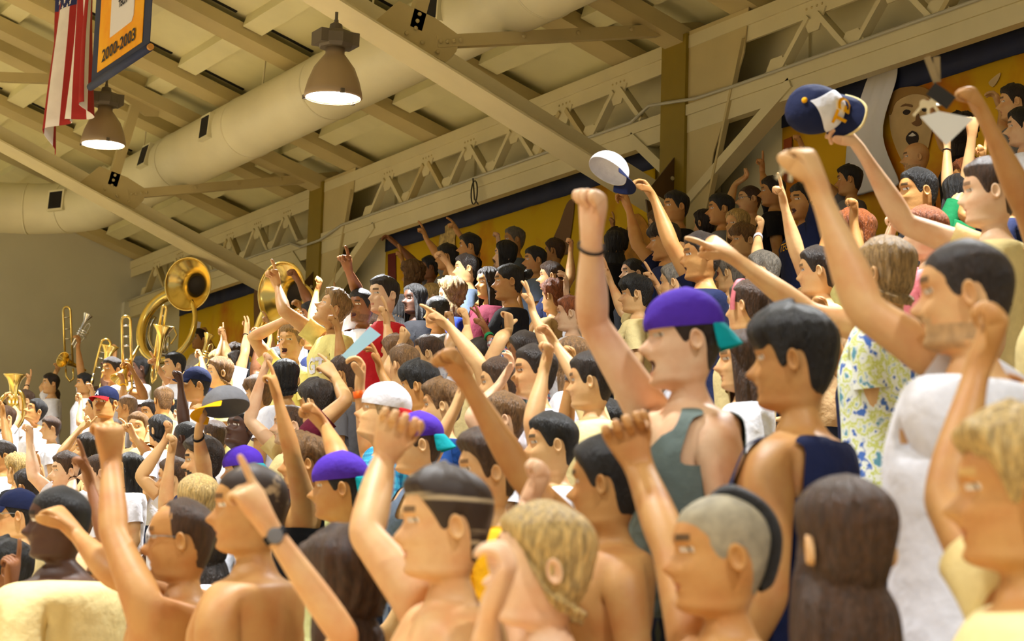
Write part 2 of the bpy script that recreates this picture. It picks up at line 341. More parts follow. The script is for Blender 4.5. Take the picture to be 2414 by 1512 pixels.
def hand(B, sd, V, FS, wrist_ids, wrist_v):
    A = B.arm[sd]; d, w, t = A['d'], A['w'], A['t']; Wr = A['W']; h = B.k * A.get('hs', 1.14) * (1.0 if B.armfat >= .95 else .93)
    g = GEST[A['g']]
    dors = -t
    def ring(dist, hw, ht, c=0):
        ctr = Wr + d * dist * h
        pts = []
        for i in range(9):
            u = 1 - i / 4.0; pts.append(ctr + w * hw * h * u + dors * ht * h * math.sqrt(max(0, 1 - (.82 * u) ** 2)))
        pts.append(ctr - w * hw * h * 1.06)
        for i in range(8, -1, -1):
            u = 1 - i / 4.0; pts.append(ctr + w * hw * h * u - dors * ht * h * math.sqrt(max(0, 1 - (.82 * u) ** 2)))
        pts.append(ctr + w * hw * h * 1.06)
        return pts
    specs = [(.016, .029, .020), (.034, .034, .019), (.060, .040, .017), (.080, .043, .015), (.094, .043, .012)]
    ids = []
    for sp in specs:
        o = len(V); V.extend(ring(*sp)); ids.append(list(range(o, o + 20)))
    def spin(L): P = [np.asarray(V[i]) for i in L]; c = np.mean(P, 0); return sum(np.cross(P[i] - c, P[(i + 1) % len(P)] - c) @ d for i in range(len(P)))
    w0 = ids[0] if spin(ids[0]) * spin(wrist_ids) > 0 else ids[0][::-1]
    zipl(wrist_ids, w0, FS, wrist_v, [V[i] for i in w0])
    for q in range(4):
        a, b = ids[q], ids[q + 1]
        for i in range(20):
            if q == 1 and i in (18, 19): continue            # thumb root
            FS.append((a[i], a[(i + 1) % 20], b[(i + 1) % 20], b[i]))
    K = ids[4]; T = lambda i: K[i]; Bm = lambda i: K[18 - i]
    # close the two side mids of the knuckle ring
    FS.append((T(8), K[9], Bm(8))); FS.append((Bm(0), K[19], T(0)))
    lens = (.074, .083, .077, .060); rad = (.0092, .0095, .0090, .0080)
    for fi in range(4):
        loop = [T(2 * fi), T(2 * fi + 1), T(2 * fi + 2), Bm(2 * fi + 2), Bm(2 * fi + 1), Bm(2 * fi)]
        ctr = np.mean([V[i] for i in loop], 0)
        cm, cp, cd = CURL[g[fi]]
        if g[fi] != 'f': cm += A['j'][fi]; cp += A['j'][fi]
        sp = (1.5 - fi) * (.10 if g[fi] in 's' else .02)
        base = nrm(d + w * sp)
        segs = [lens[fi] * .44 * h, lens[fi] * .31 * h, lens[fi] * .25 * h]
        ax = w
        sgn = 1 if np.dot(rot(d, ax, .2), t) > np.dot(d, t) else -1
        a = math.radians(cm); p = ctr; prev = loop
        angs = [a, a + math.radians(cp), a + math.radians(cp + cd)]
        stations = []
        d0, dd1, dd2 = (rot(base, ax, sgn * x) for x in angs)
        stations.append((p + d0 * segs[0] * .35, d0, 1.0)); p1 = p + d0 * segs[0]; stations.append((p1, nrm(d0 + dd1), 1.04))
        p2 = p1 + dd1 * segs[1]; stations.append((p2, nrm(dd1 + dd2), .94)); p3 = p2 + dd2 * segs[2]; stations.append((p2 + dd2 * segs[2] * .7, dd2, .85)); stations.append((p3, dd2, .45))
        for (q, n, rs) in stations:
            nn = nrm(np.cross(n, ax)); nn = nn if nn @ dors * 1 + (nn @ d) * 0 >= 0 or True else -nn
            nn = rot(dors, ax, sgn * math.acos(max(-1, min(1, n @ base)))) if n @ base < .9999 else dors
            r = rad[fi] * rs * h; o = len(V)
            for (x, y) in ((.95, .6), (0, 1), (-.95, .6), (-.95, -.6), (0, -1), (.95, -.6)): V.append(q + w * x * r + nn * y * r)
            cur = list(range(o, o + 6)); bridge(prev, cur, FS); prev = cur
        FS.append(tuple(prev))
    a, b = ids[1], ids[2]
    loop = [a[0], b[0], b[19], b[18], a[18], a[19]]                 # thumb
    ctr = np.mean([V[i] for i in loop], 0)
    if A['g'] in 'fpvhq': d0 = nrm(d * .80 + w * .42 + t * .42); d1 = nrm(d * .62 - w * .45 + t * .62)
    elif A['g'] == 't': d0 = nrm(d * .4 + w * .9); d1 = nrm(w * .9 + d * .3)
    elif A['g'] == 'c': d0 = nrm(d * .6 + w * .45 + t * .7); d1 = nrm(d * .75 - w * .1 + t * .6)
    else: d0 = nrm(d * .6 + w * .75 + t * .3); d1 = nrm(d * .85 + w * .45 + t * .25)
    prev = loop; p = ctr; ref = nrm(np.cross(d0, t)) 
    n_ref = dors
    for (q, n, rs) in ((p + d0 * .018 * h, d0, 1.25), (p + d0 * .044 * h, nrm(d0 + d1), 1.1), (p + d0 * .044 * h + d1 * .020 * h, d1, 1.0), (p + d0 * .044 * h + d1 * .031 * h, d1, .55)):
        # axes: one towards the dorsal root edge, one along the palm
        y = nrm(n_ref - n * (n_ref @ n)); x = nrm(np.cross(y, n)); 
        if x @ d < 0 and abs(n @ d) < .95: x = -x
        r = .0112 * rs * h; o = len(V)
        v0 = [V[i] for i in loop]
        # loop order: dorsal-near, dorsal-far, mid-far, palm-far, palm-near, mid-near
        xx = nrm((v0[1] - v0[0]) - n * ((v0[1] - v0[0]) @ n)) if np.linalg.norm((v0[1] - v0[0]) - n * ((v0[1] - v0[0]) @ n)) > 1e-4 else x
        for (cx_, cy_) in ((-.6, .9), (.6, .9), (1, 0), (.6, -.9), (-.6, -.9), (-1, 0)): V.append(q + xx * cx_ * r + y * cy_ * r)
        cur = list(range(o, o + 6)); bridge(prev, cur, FS); prev = cur
    FS.append(tuple(prev))

def head_world(B, P):
    k = B.hk
    return B.hc + (P[..., 0:1] * B.hl + P[..., 1:2] * B.hf + P[..., 2:3] * B.hu) * k

def build_body(B):
    V = []; FS = []; FM = {}
    TG = torso_grid(B); nR = len(TR)
    tid = lambda r, j: r * NT + (j % NT)
    V.extend(TG.reshape(-1, 3))
    for r in range(nR - 1):
        for j in range(NT):
            if R0 <= r < R3 and (j in HOLE['L'][:3] or j in HOLE['R'][:3]): continue
            FS.append((tid(r, j), tid(r, j + 1), tid(r + 1, j + 1), tid(r + 1, j)))
    # head
    HG = head_world(B, B.HG); o = len(V); V.extend(HG.reshape(-1, 3)); hid = lambda i, j: o + i * NC + (j % NC)
    top = len(V); V.append(head_world(B, CROWN))
    neck = [tid(0, j) for j in range(NT)]; hb = [hid(0, j) for j in range(NC)]
    zipl(neck, hb, FS, [V[i] for i in neck], [V[i] for i in hb])
    X = B.HG[..., 0]
    for i in range(NR - 1):
        for j in range(NC):
            FS.append((hid(i, j), hid(i, j + 1), hid(i + 1, j + 1), hid(i + 1, j)))
            xm = abs((X[i, j] + X[i, (j + 1) % NC]) / 2); front = math.cos(PHI[j]) > .3
            m = 0
            if front:
                if i in (6, 7) and xm < .022: m = 2 if B.mouth > .25 and xm < .021 else 1
                elif i == 5 and xm < .016: m = 1 if B.mouth > .25 else 0
                elif i == 14 and .018 < xm < .045: m = 3 if .028 < xm < .037 else 6
                elif i == 16 and .012 < xm < .050 and B.brow: m = 4
            if m == 0 and B.beard and (i <= 6 or (i <= 8 and xm < .048)) and xm > (.026 if i >= 5 else -1) and (math.cos(PHI[j]) > (-.05 if i > 2 else .2)) and i >= 1: m = 4 if B.beard > 1 else 5
            if m == 0 and B.beard and i in (8, 9) and front and xm < .026: m = 4 if B.beard > 1 else 5
            if m: FM[len(FS) - 1] = m
    for j in range(NC): FS.append((hid(NR - 1, j), hid(NR - 1, j + 1), top))
    # ears
    for sg in (1, -1) if B.ears else ():
        o2 = len(V); c = np.array([sg * .0725, -.016, -.010])
        for rr, outw in ((1.0, .002), (1.0, .016), (.78, .019), (.55, .010), (.25, .008)):
            for q in range(10):
                a = 2 * math.pi * q / 10; py = math.cos(a) * .0175 * rr; pz = math.sin(a) * .031 * rr * (1.0 if math.sin(a) > 0 else .9)
                V.append(head_world(B, c + np.array([sg * (outw - py * .45), py - .15 * pz * -1, pz])))
        for r in range(4):
            for q in range(10): FS.append((o2 + r * 10 + q, o2 + r * 10 + (q + 1) % 10, o2 + (r + 1) * 10 + (q + 1) % 10, o2 + (r + 1) * 10 + q))
        FS.append(tuple(o2 + 40 + q for q in range(10)))
    # arms + hands
    for sd in 'LR':
        h = hole_ids(tid, sd); rings = arm_rings(B, sd, [V[i] for i in h]); prev = h
        for rg in rings:
            o3 = len(V); V.extend(rg); cur = list(range(o3, o3 + 12)); bridge(prev, cur, FS); prev = cur
        hand(B, sd, V, FS, prev, [V[i] for i in prev])
    # legs
    last = [tid(nR - 1, j) for j in range(NT)]
    cf = len(V); mid = np.mean([V[i] for i in last], 0)
    V.append(mid + B.f * .05 * B.k - B.up * .03); V.append(mid - B.f * .05 * B.k - B.up * .03)
    FS.append((last[23], last[0], cf)); FS.append((last[11], last[12], cf + 1))
    for sd, loop in (('L', last[0:12] + [cf + 1, cf]), ('R', last[12:24] + [cf, cf + 1])):
        prev = loop; seg = 0
        for rg in leg_rings(B, sd, [V[i] for i in loop]):
            o3 = len(V); V.extend(rg); cur = list(range(o3, o3 + 14)); n0 = len(FS); bridge(prev, cur, FS); prev = cur; seg += 1
            if seg > 6:
                for q in range(n0, len(FS)): FM[q] = 7
        FM[len(FS)] = 7; FS.append(tuple(prev))
    return V, FS, FM
def leg_rings(B, sd, loop, off=0.0, toe=True, upto=99):
    sg = 1 if sd == 'L' else -1; hz = loop[0][2]
    base = B.hc + B.lean if B.lean is not None else B.hc
    hip = np.array([base[0], base[1], 0]) + B.L * sg * .088 * B.k * B.wide - B.f * .01
    foot = hip + B.L * sg * .02
    L = hz - B.floor; c0 = np.mean(loop, 0); a0 = []
    for v in loop: r = v - c0; a0.append(math.atan2(r @ B.L, r @ B.f))
    out = []
    for fr, rx, ry, dy in ((.12, .082, .088, 0), (.28, .072, .078, 0), (.47, .056, .06, .01), (.62, .052, .058, -.005), (.8, .042, .045, -.01), (.93, .036, .042, -.005)):
        if fr > upto: break
        c = hip * (1 - fr) + foot * fr; c = np.array([c[0], c[1], hz - L * fr]) + B.f * dy
        out.append(np.array([c + B.L * math.sin(a) * (rx * B.k + off) + B.f * math.cos(a) * (ry * B.k + off) for a in a0]))
    if toe:
        c = np.array([foot[0], foot[1], B.floor])
        for z, rx, ry, dy in ((.075, .04, .07, .03), (.04, .046, .125, .06), (.002, .046, .13, .06)):
            out.append(np.array([c + B.up * z + B.f * dy + B.L * math.sin(a) * rx + B.f * math.cos(a) * ry for a in a0]))
    return out

def build_top(B, kind, off=.010):
    """T-shirt, tank top or polo shell over the torso (with sleeves)"""
    TG = torso_grid(B, off=off, loose=.016 if kind != 'tank' else .006); nR = len(TR); V = list(TG.reshape(-1, 3)); FS = []
    tid = lambda r, j: r * NT + (j % NT)
    first = 2
    for r in range(first, nR - 1):
        for j in range(NT):
            if R0 <= r < R3 and (j in HOLE['L'][:3] or j in HOLE['R'][:3]): continue
            c = math.cos((TPH[j] + TPH[(j + 1) % NT]) / 2 if j < NT - 1 else 0); s = abs(math.sin((j + 1) * math.radians(15)))
            if kind == 'tank':
                if r < R3 and s > (.93 if r < 4 else .86): continue
                if c > 0 and ((r < 3 and s < .60) or (r < 5 and s < .50) or (r < 6 and s < .36)): continue
                if c <= 0 and r < 3 and s < .45: continue
            elif kind == 'strap':
                if r < R3 and (s > .70 or s < .48): continue
            FS.append((tid(r, j), tid(r, j + 1), tid(r + 1, j + 1), tid(r + 1, j)))
    if kind in ('tee', 'polo', 'long'):
        for sd in 'LR':
            h = hole_ids(tid, sd); rings = arm_rings(B, sd, [V[i] for i in h], off=.010)
            A = B.arm[sd]; u1 = nrm(A['E'] - A['J'])
            prev = h; use = rings[:2] if kind != 'long' else rings[:8]
            if kind != 'long':
                c = np.mean(rings[1], 0); end = np.array([c + (p - c) * 1.10 + u1 * .060 * B.k for p in rings[1]]); use = [rings[0], np.array([c + (p - c) * 1.04 for p in rings[1]]), end]
            for rg in use:
                o3 = len(V); V.extend(rg); cur = list(range(o3, o3 + 12)); bridge(prev, cur, FS); prev = cur
        # collar band
        top = [tid(first, j) for j in range(NT)]; o3 = len(V)
        g1 = torso_grid(B, off=.006 if kind != 'polo' else .014)[1]
        dz = .45 if kind != 'polo' else .9
        for j in range(NT):
            p = V[top[j]] * (1 - dz) + g1[j] * dz
            if kind != 'polo': p = p - B.up * .012 * max(0, math.cos(TPH[j]))
            V.append(p)
        bridge(top, list(range(o3, o3 + NT)), FS)
        if kind == 'polo':
            o4 = len(V); g2 = torso_grid(B, off=.022)[1]
            for j in range(NT): V.append(g2[j] - B.up * .022)
            bridge(list(range(o3, o3 + NT)), list(range(o4, o4 + NT)), FS)
    return compact(V, FS)
def build_pants(B, length=.93):
    TG = torso_grid(B, off=.012, girth=1.02); nR = len(TR); V = list(TG.reshape(-1, 3)); FS = []
    tid = lambda r, j: r * NT + (j % NT)
    for r in range(nR - 3, nR - 1):
        for j in range(NT): FS.append((tid(r, j), tid(r, j + 1), tid(r + 1, j + 1), tid(r + 1, j)))
    last = [tid(nR - 1, j) for j in range(NT)]; cf = len(V); mid = np.mean([V[i] for i in last], 0)
    V.append(mid + B.f * .05 - B.up * .045); V.append(mid - B.f * .05 - B.up * .045)
    FS.append((last[23], last[0], cf)); FS.append((last[11], last[12], cf + 1))
    for sd, loop in (('L', last[0:12] + [cf + 1, cf]), ('R', last[12:24] + [cf, cf + 1])):
        prev = loop
        for rg in leg_rings(B, sd, [V[i] for i in loop], off=.016, toe=False, upto=length):
            o3 = len(V); V.extend(rg); cur = list(range(o3, o3 + 14)); bridge(prev, cur, FS); prev = cur
    return compact(V, FS)
def compact(V, FS):
    used = sorted({i for f in FS for i in f}); mp = {o: n for n, o in enumerate(used)}
    return [V[i] for i in used], [tuple(mp[i] for i in f) for f in FS]

# hair -------------------------------------------------------------
def hairline(phi, style):
    a = abs(math.degrees(math.remainder(phi, 2 * math.pi)))
    front = {'recede': 20.6, 'bald': 99}.get(style, 18.5)
    pts = [(0, front), (30, front), (48, front - .4 if style != 'recede' else 19.6), (58, 17.2), (66, 15.5), (74, 12.2), (82, 11.6), (86, 14.0), (92, 15.9), (104, 15.8), (114, 13.0), (124, 8.0), (140, 5.0), (180, 4.4)]
    if style == 'bob': pts = [(0, 19.2), (25, 19.0), (45, 18.2), (60, 17.2), (70, 14.5), (80, 11.5), (95, 9), (112, 8), (130, 6), (180, 5)]
    elif style in ('long', 'pony', 'bun', 'longcurly'): pts = [(0, 19.2), (25, 19.0), (45, 17.6), (58, 15.5), (68, 12.5 if style not in ('pony', 'bun') else 15.5), (80, 9.5 if style not in ('pony', 'bun') else 14.5), (95, 8.5 if style not in ('pony', 'bun') else 14.5), (112, 8), (130, 6), (180, 5)]
    if style == 'fringe': pts[0] = (0, 16.8); pts[1] = (30, 16.6); pts[2] = (48, 16.0)
    if style == 'ring': pts = [(0, 21.5), (60, 21.0), (70, 17.5), (76, 13), (84, 12), (88, 15), (104, 15.8), (116, 13), (140, 5), (180, 4.4)]
    for (x0, y0), (x1, y1) in zip(pts, pts[1:]):
        if x0 <= a <= x1: return y0 + (y1 - y0) * (a - x0) / (x1 - x0)
    return pts[-1][1]
def build_hair(B, style, seed):
    nc = 72 if style in ('long', 'bob', 'longcurly') else 44 if style in ('curly', 'longcurly', 'tousled', 'fringe') else 36; nv = 13
    T = {'buzz': .004, 'short': .015, 'recede': .010, 'ring': .007, 'tousled': .026, 'curly': .034, 'longcurly': .046, 'fringe': .024, 'long': .018, 'bob': .024, 'pony': .012, 'bun': .012, 'afro': .055, 'flat': .010}.get(style, .015)
    N = {'buzz': .0, 'tousled': .010, 'curly': .016, 'longcurly': .024, 'fringe': .007, 'afro': .008}.get(style, .003)
    V = []; FS = []; ctr = np.array([0, -.012, .03])
    ph = np.linspace(0, 2 * math.pi, nc, endpoint=False)
    rows = []; jit = np.array([(noise.noise(Vector((math.cos(p) * 4 + seed, math.sin(p) * 4, 1))) * .9 + noise.noise(Vector((math.cos(p) * 11 + seed, math.sin(p) * 11, 1))) * .7) for p in ph]) * (.35 if style in ('buzz', 'ring', 'recede') else .7)
    for v in np.linspace(0, 1, nv):
        rho = np.array([hairline(p, style if style != 'curly' else 'short') for p in ph]) + jit; rr = rho + (NR - .15 - rho) * v
        P = head_eval(B.HG, ph, rr)
        d = P - ctr; d = d / np.linalg.norm(d, axis=1)[:, None]
        front = np.clip(np.cos(ph), 0, 1)[:, None]; zt = np.clip((P[:, 2:3] + .02) / .09, .35, 1)
        th = T * (min(1, v * 4.5) * .9 + .1) * zt
        if style in ('short', 'tousled', 'fringe', 'flat'): th = th * (1 + .55 * front * (1 if v > .1 else .3))
        Q = P + d * th
        if N and v > .02:
            for q in range(nc):
                vec = Vector((Q[q][0] * 38 + seed, Q[q][1] * 38, Q[q][2] * 38)); nz = noise.noise(vec) + .6 * noise.noise(vec * 2.1)
                Q[q] = Q[q] + d[q] * nz * N * min(1, v * 4)
        if style in ('long', 'bob', 'longcurly', 'pony', 'bun', 'short', 'fringe', 'tousled', 'flat') and v > .01:
            am = .0030 if style not in ('short', 'flat', 'pony', 'bun') else .0016
            Q = Q + d * (np.sin(ph * 17 + 3 * v + seed) * am + np.sin(ph * 29 - 5 * v + 2 * seed) * am * .6)[:, None] * min(1, (1 - v) * 3 + .15)
        if B.capped: Q = np.where((rr > 16.0)[:, None], P + d * .004, Q)
        rows.append(Q)
    ext = {'long': (.30, 9), 'bob': (.035, 4), 'longcurly': (.20, 9)}.get(style)
    if ext:
        # hanging part: from the lower border of sides and back
        base = rows[0].copy(); d0 = base - ctr; d0[:, 2] = 0; d0 = d0 / np.linalg.norm(d0, axis=1)[:, None]
        extra = []
        a = np.abs(np.degrees(np.array([math.remainder(p, 2 * math.pi) for p in ph]))); wt = np.clip((a - 52) / 18, 0, 1)[:, None]
        for q in range(ext[1], 0, -1):
            t = q / ext[1]; drop = ext[0] * t
            Q = base + d0 * (.014 + .02 * math.sin(min(1, t * 1.4) * math.pi) * .5 + (.012 * t if style != 'bob' else -.012 * t)) * wt - np.array([0, 0, 1.0]) * drop * wt
            Q[:, 1] -= (wt[:, 0] * .012 * t)
            if style == 'longcurly' or style == 'long':
                am = .016 if style == 'longcurly' else .005
                for z in range(nc): Q[z] += d0[z] * noise.noise(Vector((ph[z] * 5 + seed, t * (6 if style == 'longcurly' else 2), 1))) * am * wt[z]
            Q = Q + d0 * (np.sin(ph * 17 + 2 * t + seed) * .004 + np.sin(ph * 29 + seed) * .003)[:, None] * wt
            extra.append(Q)
        rows = extra + rows
    for Q in rows: V.extend(head_world(B, Q))
    top = len(V); P = CROWN.copy(); P = P + np.array([0, 0, T * .9]); V.append(head_world(B, P))
    n = len(rows)
    for i in range(n - 1):
        for j in range(nc): FS.append((i * nc + j, i * nc + (j + 1) % nc, (i + 1) * nc + (j + 1) % nc, (i + 1) * nc + j))
    for j in range(nc): FS.append(((n - 1) * nc + j, (n - 1) * nc + (j + 1) % nc, top))
    return V, FS
def build_mohawk(B):
    V = []; FS = []
    rho = np.concatenate([np.linspace(22.6, 23.9, 3), np.linspace(23.2, 7, 14)]); ph = np.array([0.0] * 3 + [math.pi] * 14)
    P = head_eval(B.HG, ph, rho); ctr = np.array([0, -.012, .01])
    for i, p in enumerate(P):
        d = nrm(p - ctr); hgt = .026 * min(1, i / 3.0) * min(1, (len(P) - i) / 3.0) + .004; w = .016 + .014 * min(1, i / 5.0)
        for x, h in ((-w, -.004), (-w * .9, hgt * .7), (0, hgt), (w * .9, hgt * .7), (w, -.004)): V.append(head_world(B, p + np.array([x, 0, 0]) + d * h))
    n = len(P)
    for i in range(n - 1):
        for j in range(4): FS.append((i * 5 + j, i * 5 + j + 1, (i + 1) * 5 + j + 1, (i + 1) * 5 + j))
    return V, FS
def build_pony(B, bun=False, ln=.24):
    m = MB(); p0 = np.array([0, -.100, .045]); 
    if bun: pts = [p0 + np.array([0, -.02 * 0, 0]), p0 + [0, -.02, .012], p0 + [0, -.045, .016], p0 + [0, -.06, .01]]; rr = [.018, .036, .034, .010]
    else: pts = [p0 + np.array([0, -.03 * math.sin(t * 2.4) - .022, .012 * math.sin(t * 3) - ln * t ** 1.3]) for t in np.linspace(0, 1, 9)]; rr = [.014, .022, .028, .031, .031, .028, .023, .016, .005]
    m.tube([head_world(B, np.asarray(p)) for p in pts], [r * B.hk for r in rr], n=10)
    return m.v, m.f
def cap_mesh(HG, fwd=True, dome=.014):
    """crown and brim in head-local coordinates"""
    nc = 36; V = []; FS = []; ctr = np.array([0, -.01, .01]); ph = np.linspace(0, 2 * math.pi, nc, endpoint=False)
    c = np.cos(ph) * (1 if fwd else -1)
    rho = 16.6 + .9 * np.clip(c, 0, 1) - .8 * np.clip(-c, 0, 1) + (0 if fwd else -.2)
    nv = 9
    for v in np.linspace(0, 1, nv):
        P = head_eval(HG, ph, rho + (NR - .2 - rho) * v); d = P - ctr; d /= np.linalg.norm(d, axis=1)[:, None]
        P = P + d * (.009 + dome * math.sin(min(1, v * 1.3) * math.pi * .5)); P[:, 0] *= .97; V.extend(P)
    t = len(V); V.append(CROWN + np.array([0, 0, .009 + dome]))
    for i in range(nv - 1):
        for j in range(nc): FS.append((i * nc + j, i * nc + (j + 1) % nc, (i + 1) * nc + (j + 1) % nc, (i + 1) * nc + j))
    for j in range(nc): FS.append(((nv - 1) * nc + j, (nv - 1) * nc + (j + 1) % nc, t))
    # brim
    BV = []; BF = []; nb = 17; a0 = 0 if fwd else math.pi
    pb = np.linspace(-math.radians(62), math.radians(62), nb) + a0
    cb = np.ones(nb); rb = 16.6 + .9 * np.cos(pb - a0)
    E = head_eval(HG, pb, rb); d = E - ctr; d /= np.linalg.norm(d, axis=1)[:, None]; E = E + d * .010; E[:, 0] *= .97
    sy = 1 if fwd else -1
    for k, u in enumerate(np.linspace(0, 1, 5)):
        for j in range(nb):
            q = (j / (nb - 1) - .5) * 2; ext = .072 * math.sqrt(max(0, 1 - .92 * q * q)) * u
            BV.append(E[j] + np.array([E[j][0] * .10 * u, sy * ext * (1 if fwd else .72), (-.014 if fwd else -.052) * u - .020 * abs(q) ** 2 * u]))
    for k in range(4):
        for j in range(nb - 1): BF.append((k * nb + j, k * nb + j + 1, (k + 1) * nb + j + 1, (k + 1) * nb + j))
    return V, FS, BV, BF
# ------------------------------------------------------------------ tiers of the stand and how people are put on them
ROWX = [2.2] + [2.95 + .75 * i for i in range(10)]
ROWZ = [0.0] + [.36 + .33 * i for i in range(10)]
PLACED = []
def place(hx, hy, hh, row=None):
    """the tier a standing person of ordinary height must be on for the head to show there at that size"""
    r = ray(hx, hy); d0 = F * .235 / hh; best = None
    for k, (X, Z) in enumerate(zip(ROWX, ROWZ)):
        if row is not None and k != row: continue
        for dx in ((-.20, -.13, -.06, 0, .06, .11) if k else (-.22, -.11, 0, .08, .15)):
            t = (X + dx) / r[0]; p = CAM + r * t; st = p[2] + .1175 - Z; d = depth(p)
            cost = 8.0 * abs(math.log(d / d0)) + 10 * max(0, abs(st - 1.73) - .11) + .5 * abs(dx)
            if st < 1.35 or st > 2.12: cost += 20
            for q in PLACED:
                g = math.hypot(q[0] - p[0], q[1] - p[1])
                lim = .45 if k else .36
                if g < lim: cost += 10 * (lim - g) / .45
            if best is None or cost < best[0]: best = (cost, p, k, st)
    PLACED.append(best[1]); return best[1], best[2], best[3], best[0]
def solve_joint(px, A, Lm, pref, stretch=1.2):
    """point on the pixel's ray at limb length Lm from joint A"""
    r = ray(*px); o = CAM - A; b = r @ o; c = o @ o - Lm * Lm; disc = b * b - c
    if disc < 0:
        P = CAM + r * (-b); v = P - A; n = np.linalg.norm(v); return A + v / n * min(n, Lm * stretch)
    c1, c2 = CAM + r * (-b - math.sqrt(disc)), CAM + r * (-b + math.sqrt(disc))
    return max((c1, c2), key=lambda q: (q - A) @ pref)
RNG = random.Random(5)
PEOPLE = {}
UP = np.array([0, 0, 1.0])
def person(key, hx, hy, hh, yaw, skin, hair, top, arms='', label='', row=None, pitch=0, tilt=0, mouth=0, wide=1.0, deep=1.0, body=None, beard=0, jaw=1.0, cap=None, cats=None, armfat=1.0, pants='denim', lean=None, nose=1.0, hk=None, chest=1.0, group='cheering crowd in the stands', extras=()):
    B = Body(); p, k_row, st, cost = place(hx, hy, hh, row)
    B.hc = p; B.row = k_row; B.floor = ROWZ[k_row]; B.k = max(.90, min(1.08, st / 1.75)); B.hk = hk or max(.95, min(1.05, (B.k + 1) / 2)); B.up = UP; B.hh = F * .235 / depth(p); B.st = st; B.cost = cost
    rh = ray(hx, hy); rh = nrm([rh[0], rh[1], 0]); left = np.array([-rh[1], rh[0], 0])
    face = lambda a: nrm(left * math.cos(math.radians(a)) - rh * math.sin(math.radians(a)))
    by = body if body is not None else yaw * .6
    B.f = face(by); B.L = np.cross(UP, B.f)
    hf = face(yaw); hl = np.cross(UP, hf); hf = rot(hf, hl, -math.radians(pitch)); hu = np.cross(hf, hl)
    if tilt: hl = rot(hl, hf, math.radians(tilt)); hu = np.cross(hf, hl)
    B.hf, B.hl, B.hu = hf, hl, hu
    B.wide, B.deep, B.armfat, B.chest = wide, deep, armfat, chest; B.mouth, B.beard = mouth, beard; B.brow = True
    B.capped = bool(cap)
    if nose == 1.0: nose = RNG.uniform(1.05, 1.55)
    if jaw == 1.0: jaw = RNG.uniform(.92, 1.10)
    if wide == 1.0: wide = B.wide = RNG.uniform(.93, 1.05)
    B.lean = None if lean is None else nrm(B.f) * lean
    B.HG = head_grid(mouth, nose, jaw); B.elev = {'L': 0, 'R': 0}; B.arm = {}
    spec = {}
    for a in [t for t in arms.split(';') if t.strip()]:
        w = a.split(); sd = w[0]; pts = [tuple(map(float, q.split(','))) for q in w[1:] if ',' in q]; g = [q for q in w[1:] if ',' not in q]
        spec[sd] = (pts, g[0] if g else 'f', g[1:] )
    L1, L2 = .295 * B.k, .262 * B.k
    for sd, sg in (('L', 1), ('R', -1)):
        side = B.L * sg
        J0 = B.hc + side * .172 * B.k * wide + UP * -.262 * B.k - B.f * .012
        if sd in spec:
            pts, g, opt = spec[sd]
            B.elev[sd] = 1.0 if proj(J0)[1] > pts[0][1] - 10 else .55
            J = J0 + UP * .05 * B.k * B.elev[sd] - side * .012
            pref = B.f * 1.0 + side * .4 if 'b' not in opt else -B.f
            if 'n' in opt: pref = -rh
            if 'a' in opt: pref = rh
            E = solve_joint(pts[0], J, L1, pref); u1 = nrm(E - J)
            Wp = solve_joint(pts[1], E, L2, u1 * .6 + UP * .5 + B.f * .3 if 'm' not in opt else -rh)
            if len(pts) > 2: d = nrm(atdepth(*pts[2], depth(Wp)) - Wp); d = nrm(d + .15 * nrm(Wp - E))
            else: d = nrm(nrm(Wp - E) + B.f * .15)
        else:
            g = 'r'; J = J0; E = J - UP * L1 * .97 + side * .05 - B.f * .03; Wp = E - UP * L2 * .85 + B.f * L2 * .5; d = nrm(Wp - E); opt = []
        tn = B.f * .9 - side * .25 + UP * .05
        if 'x' in opt: tn = -rh
        if 'y' in opt: tn = rh
        if 'z' in opt: tn = -B.f
        if sd not in spec: tn = -side
        t = nrm(tn - d * (tn @ d)); w = np.cross(t, d) * sg          # thumb side
        B.arm[sd] = dict(J=J, E=E, W=Wp, d=d, w=w, t=t, g=g, j=[RNG.uniform(-6, 10) for _ in range(4)])
    hs, hcol = (hair.split(':') + ['dk'])[:2]; B.ears = hs not in ('long', 'longcurly') or key == 'long_hair'
    V, FS, FM = build_body(B)
    origin = np.array([p[0], p[1], B.floor]) + (B.lean if B.lean is not None else 0)
    B.origin = origin; sub = 2 if B.hh > 212 else 1 if B.hh > 92 else 0; sub1 = min(sub, 1)
    fm = np.zeros(len(FS), int)
    for i, m in FM.items(): fm[i] = m
    hs, hcol = (hair.split(':') + ['dk'])[:2]
    V, FS2 = compact(V, FS)
    hc_ = hcol if hcol in HAIRC else 'dk'
    mats = [skin_mat(skin), LIP(skin), MOUTH(), EYE(), mat('brow_%s_%s' % (skin, hc_), tuple(int(a * .55 + b * .45) for a, b in zip(HAIRC[hc_], SKIN[skin])), rough=.7) if beard < 2 else hair_mat(hc_), mat('stubble_' + skin, tuple(int(v * .86) for v in SKIN[skin]), rough=.6, var=.2, scale=60), EYEW(), mat('shoe_leather', (46, 42, 42), rough=.6)]
    o = link('person', [v - origin for v in V], FS2, mats, None, True, fm, origin, sub)
    tag(o, label or key, cats or 'person', group)
    B.o = o; PEOPLE[key] = B
    def part(name, vf, m, smooth=True, sub=sub1, solid=0, lab=None):
        q = link(name, [np.asarray(v) - origin for v in vf[0]], vf[1], m, o, smooth, sub=sub, solid=solid)
        if lab: q['label'] = lab
        return q
    B.part = part
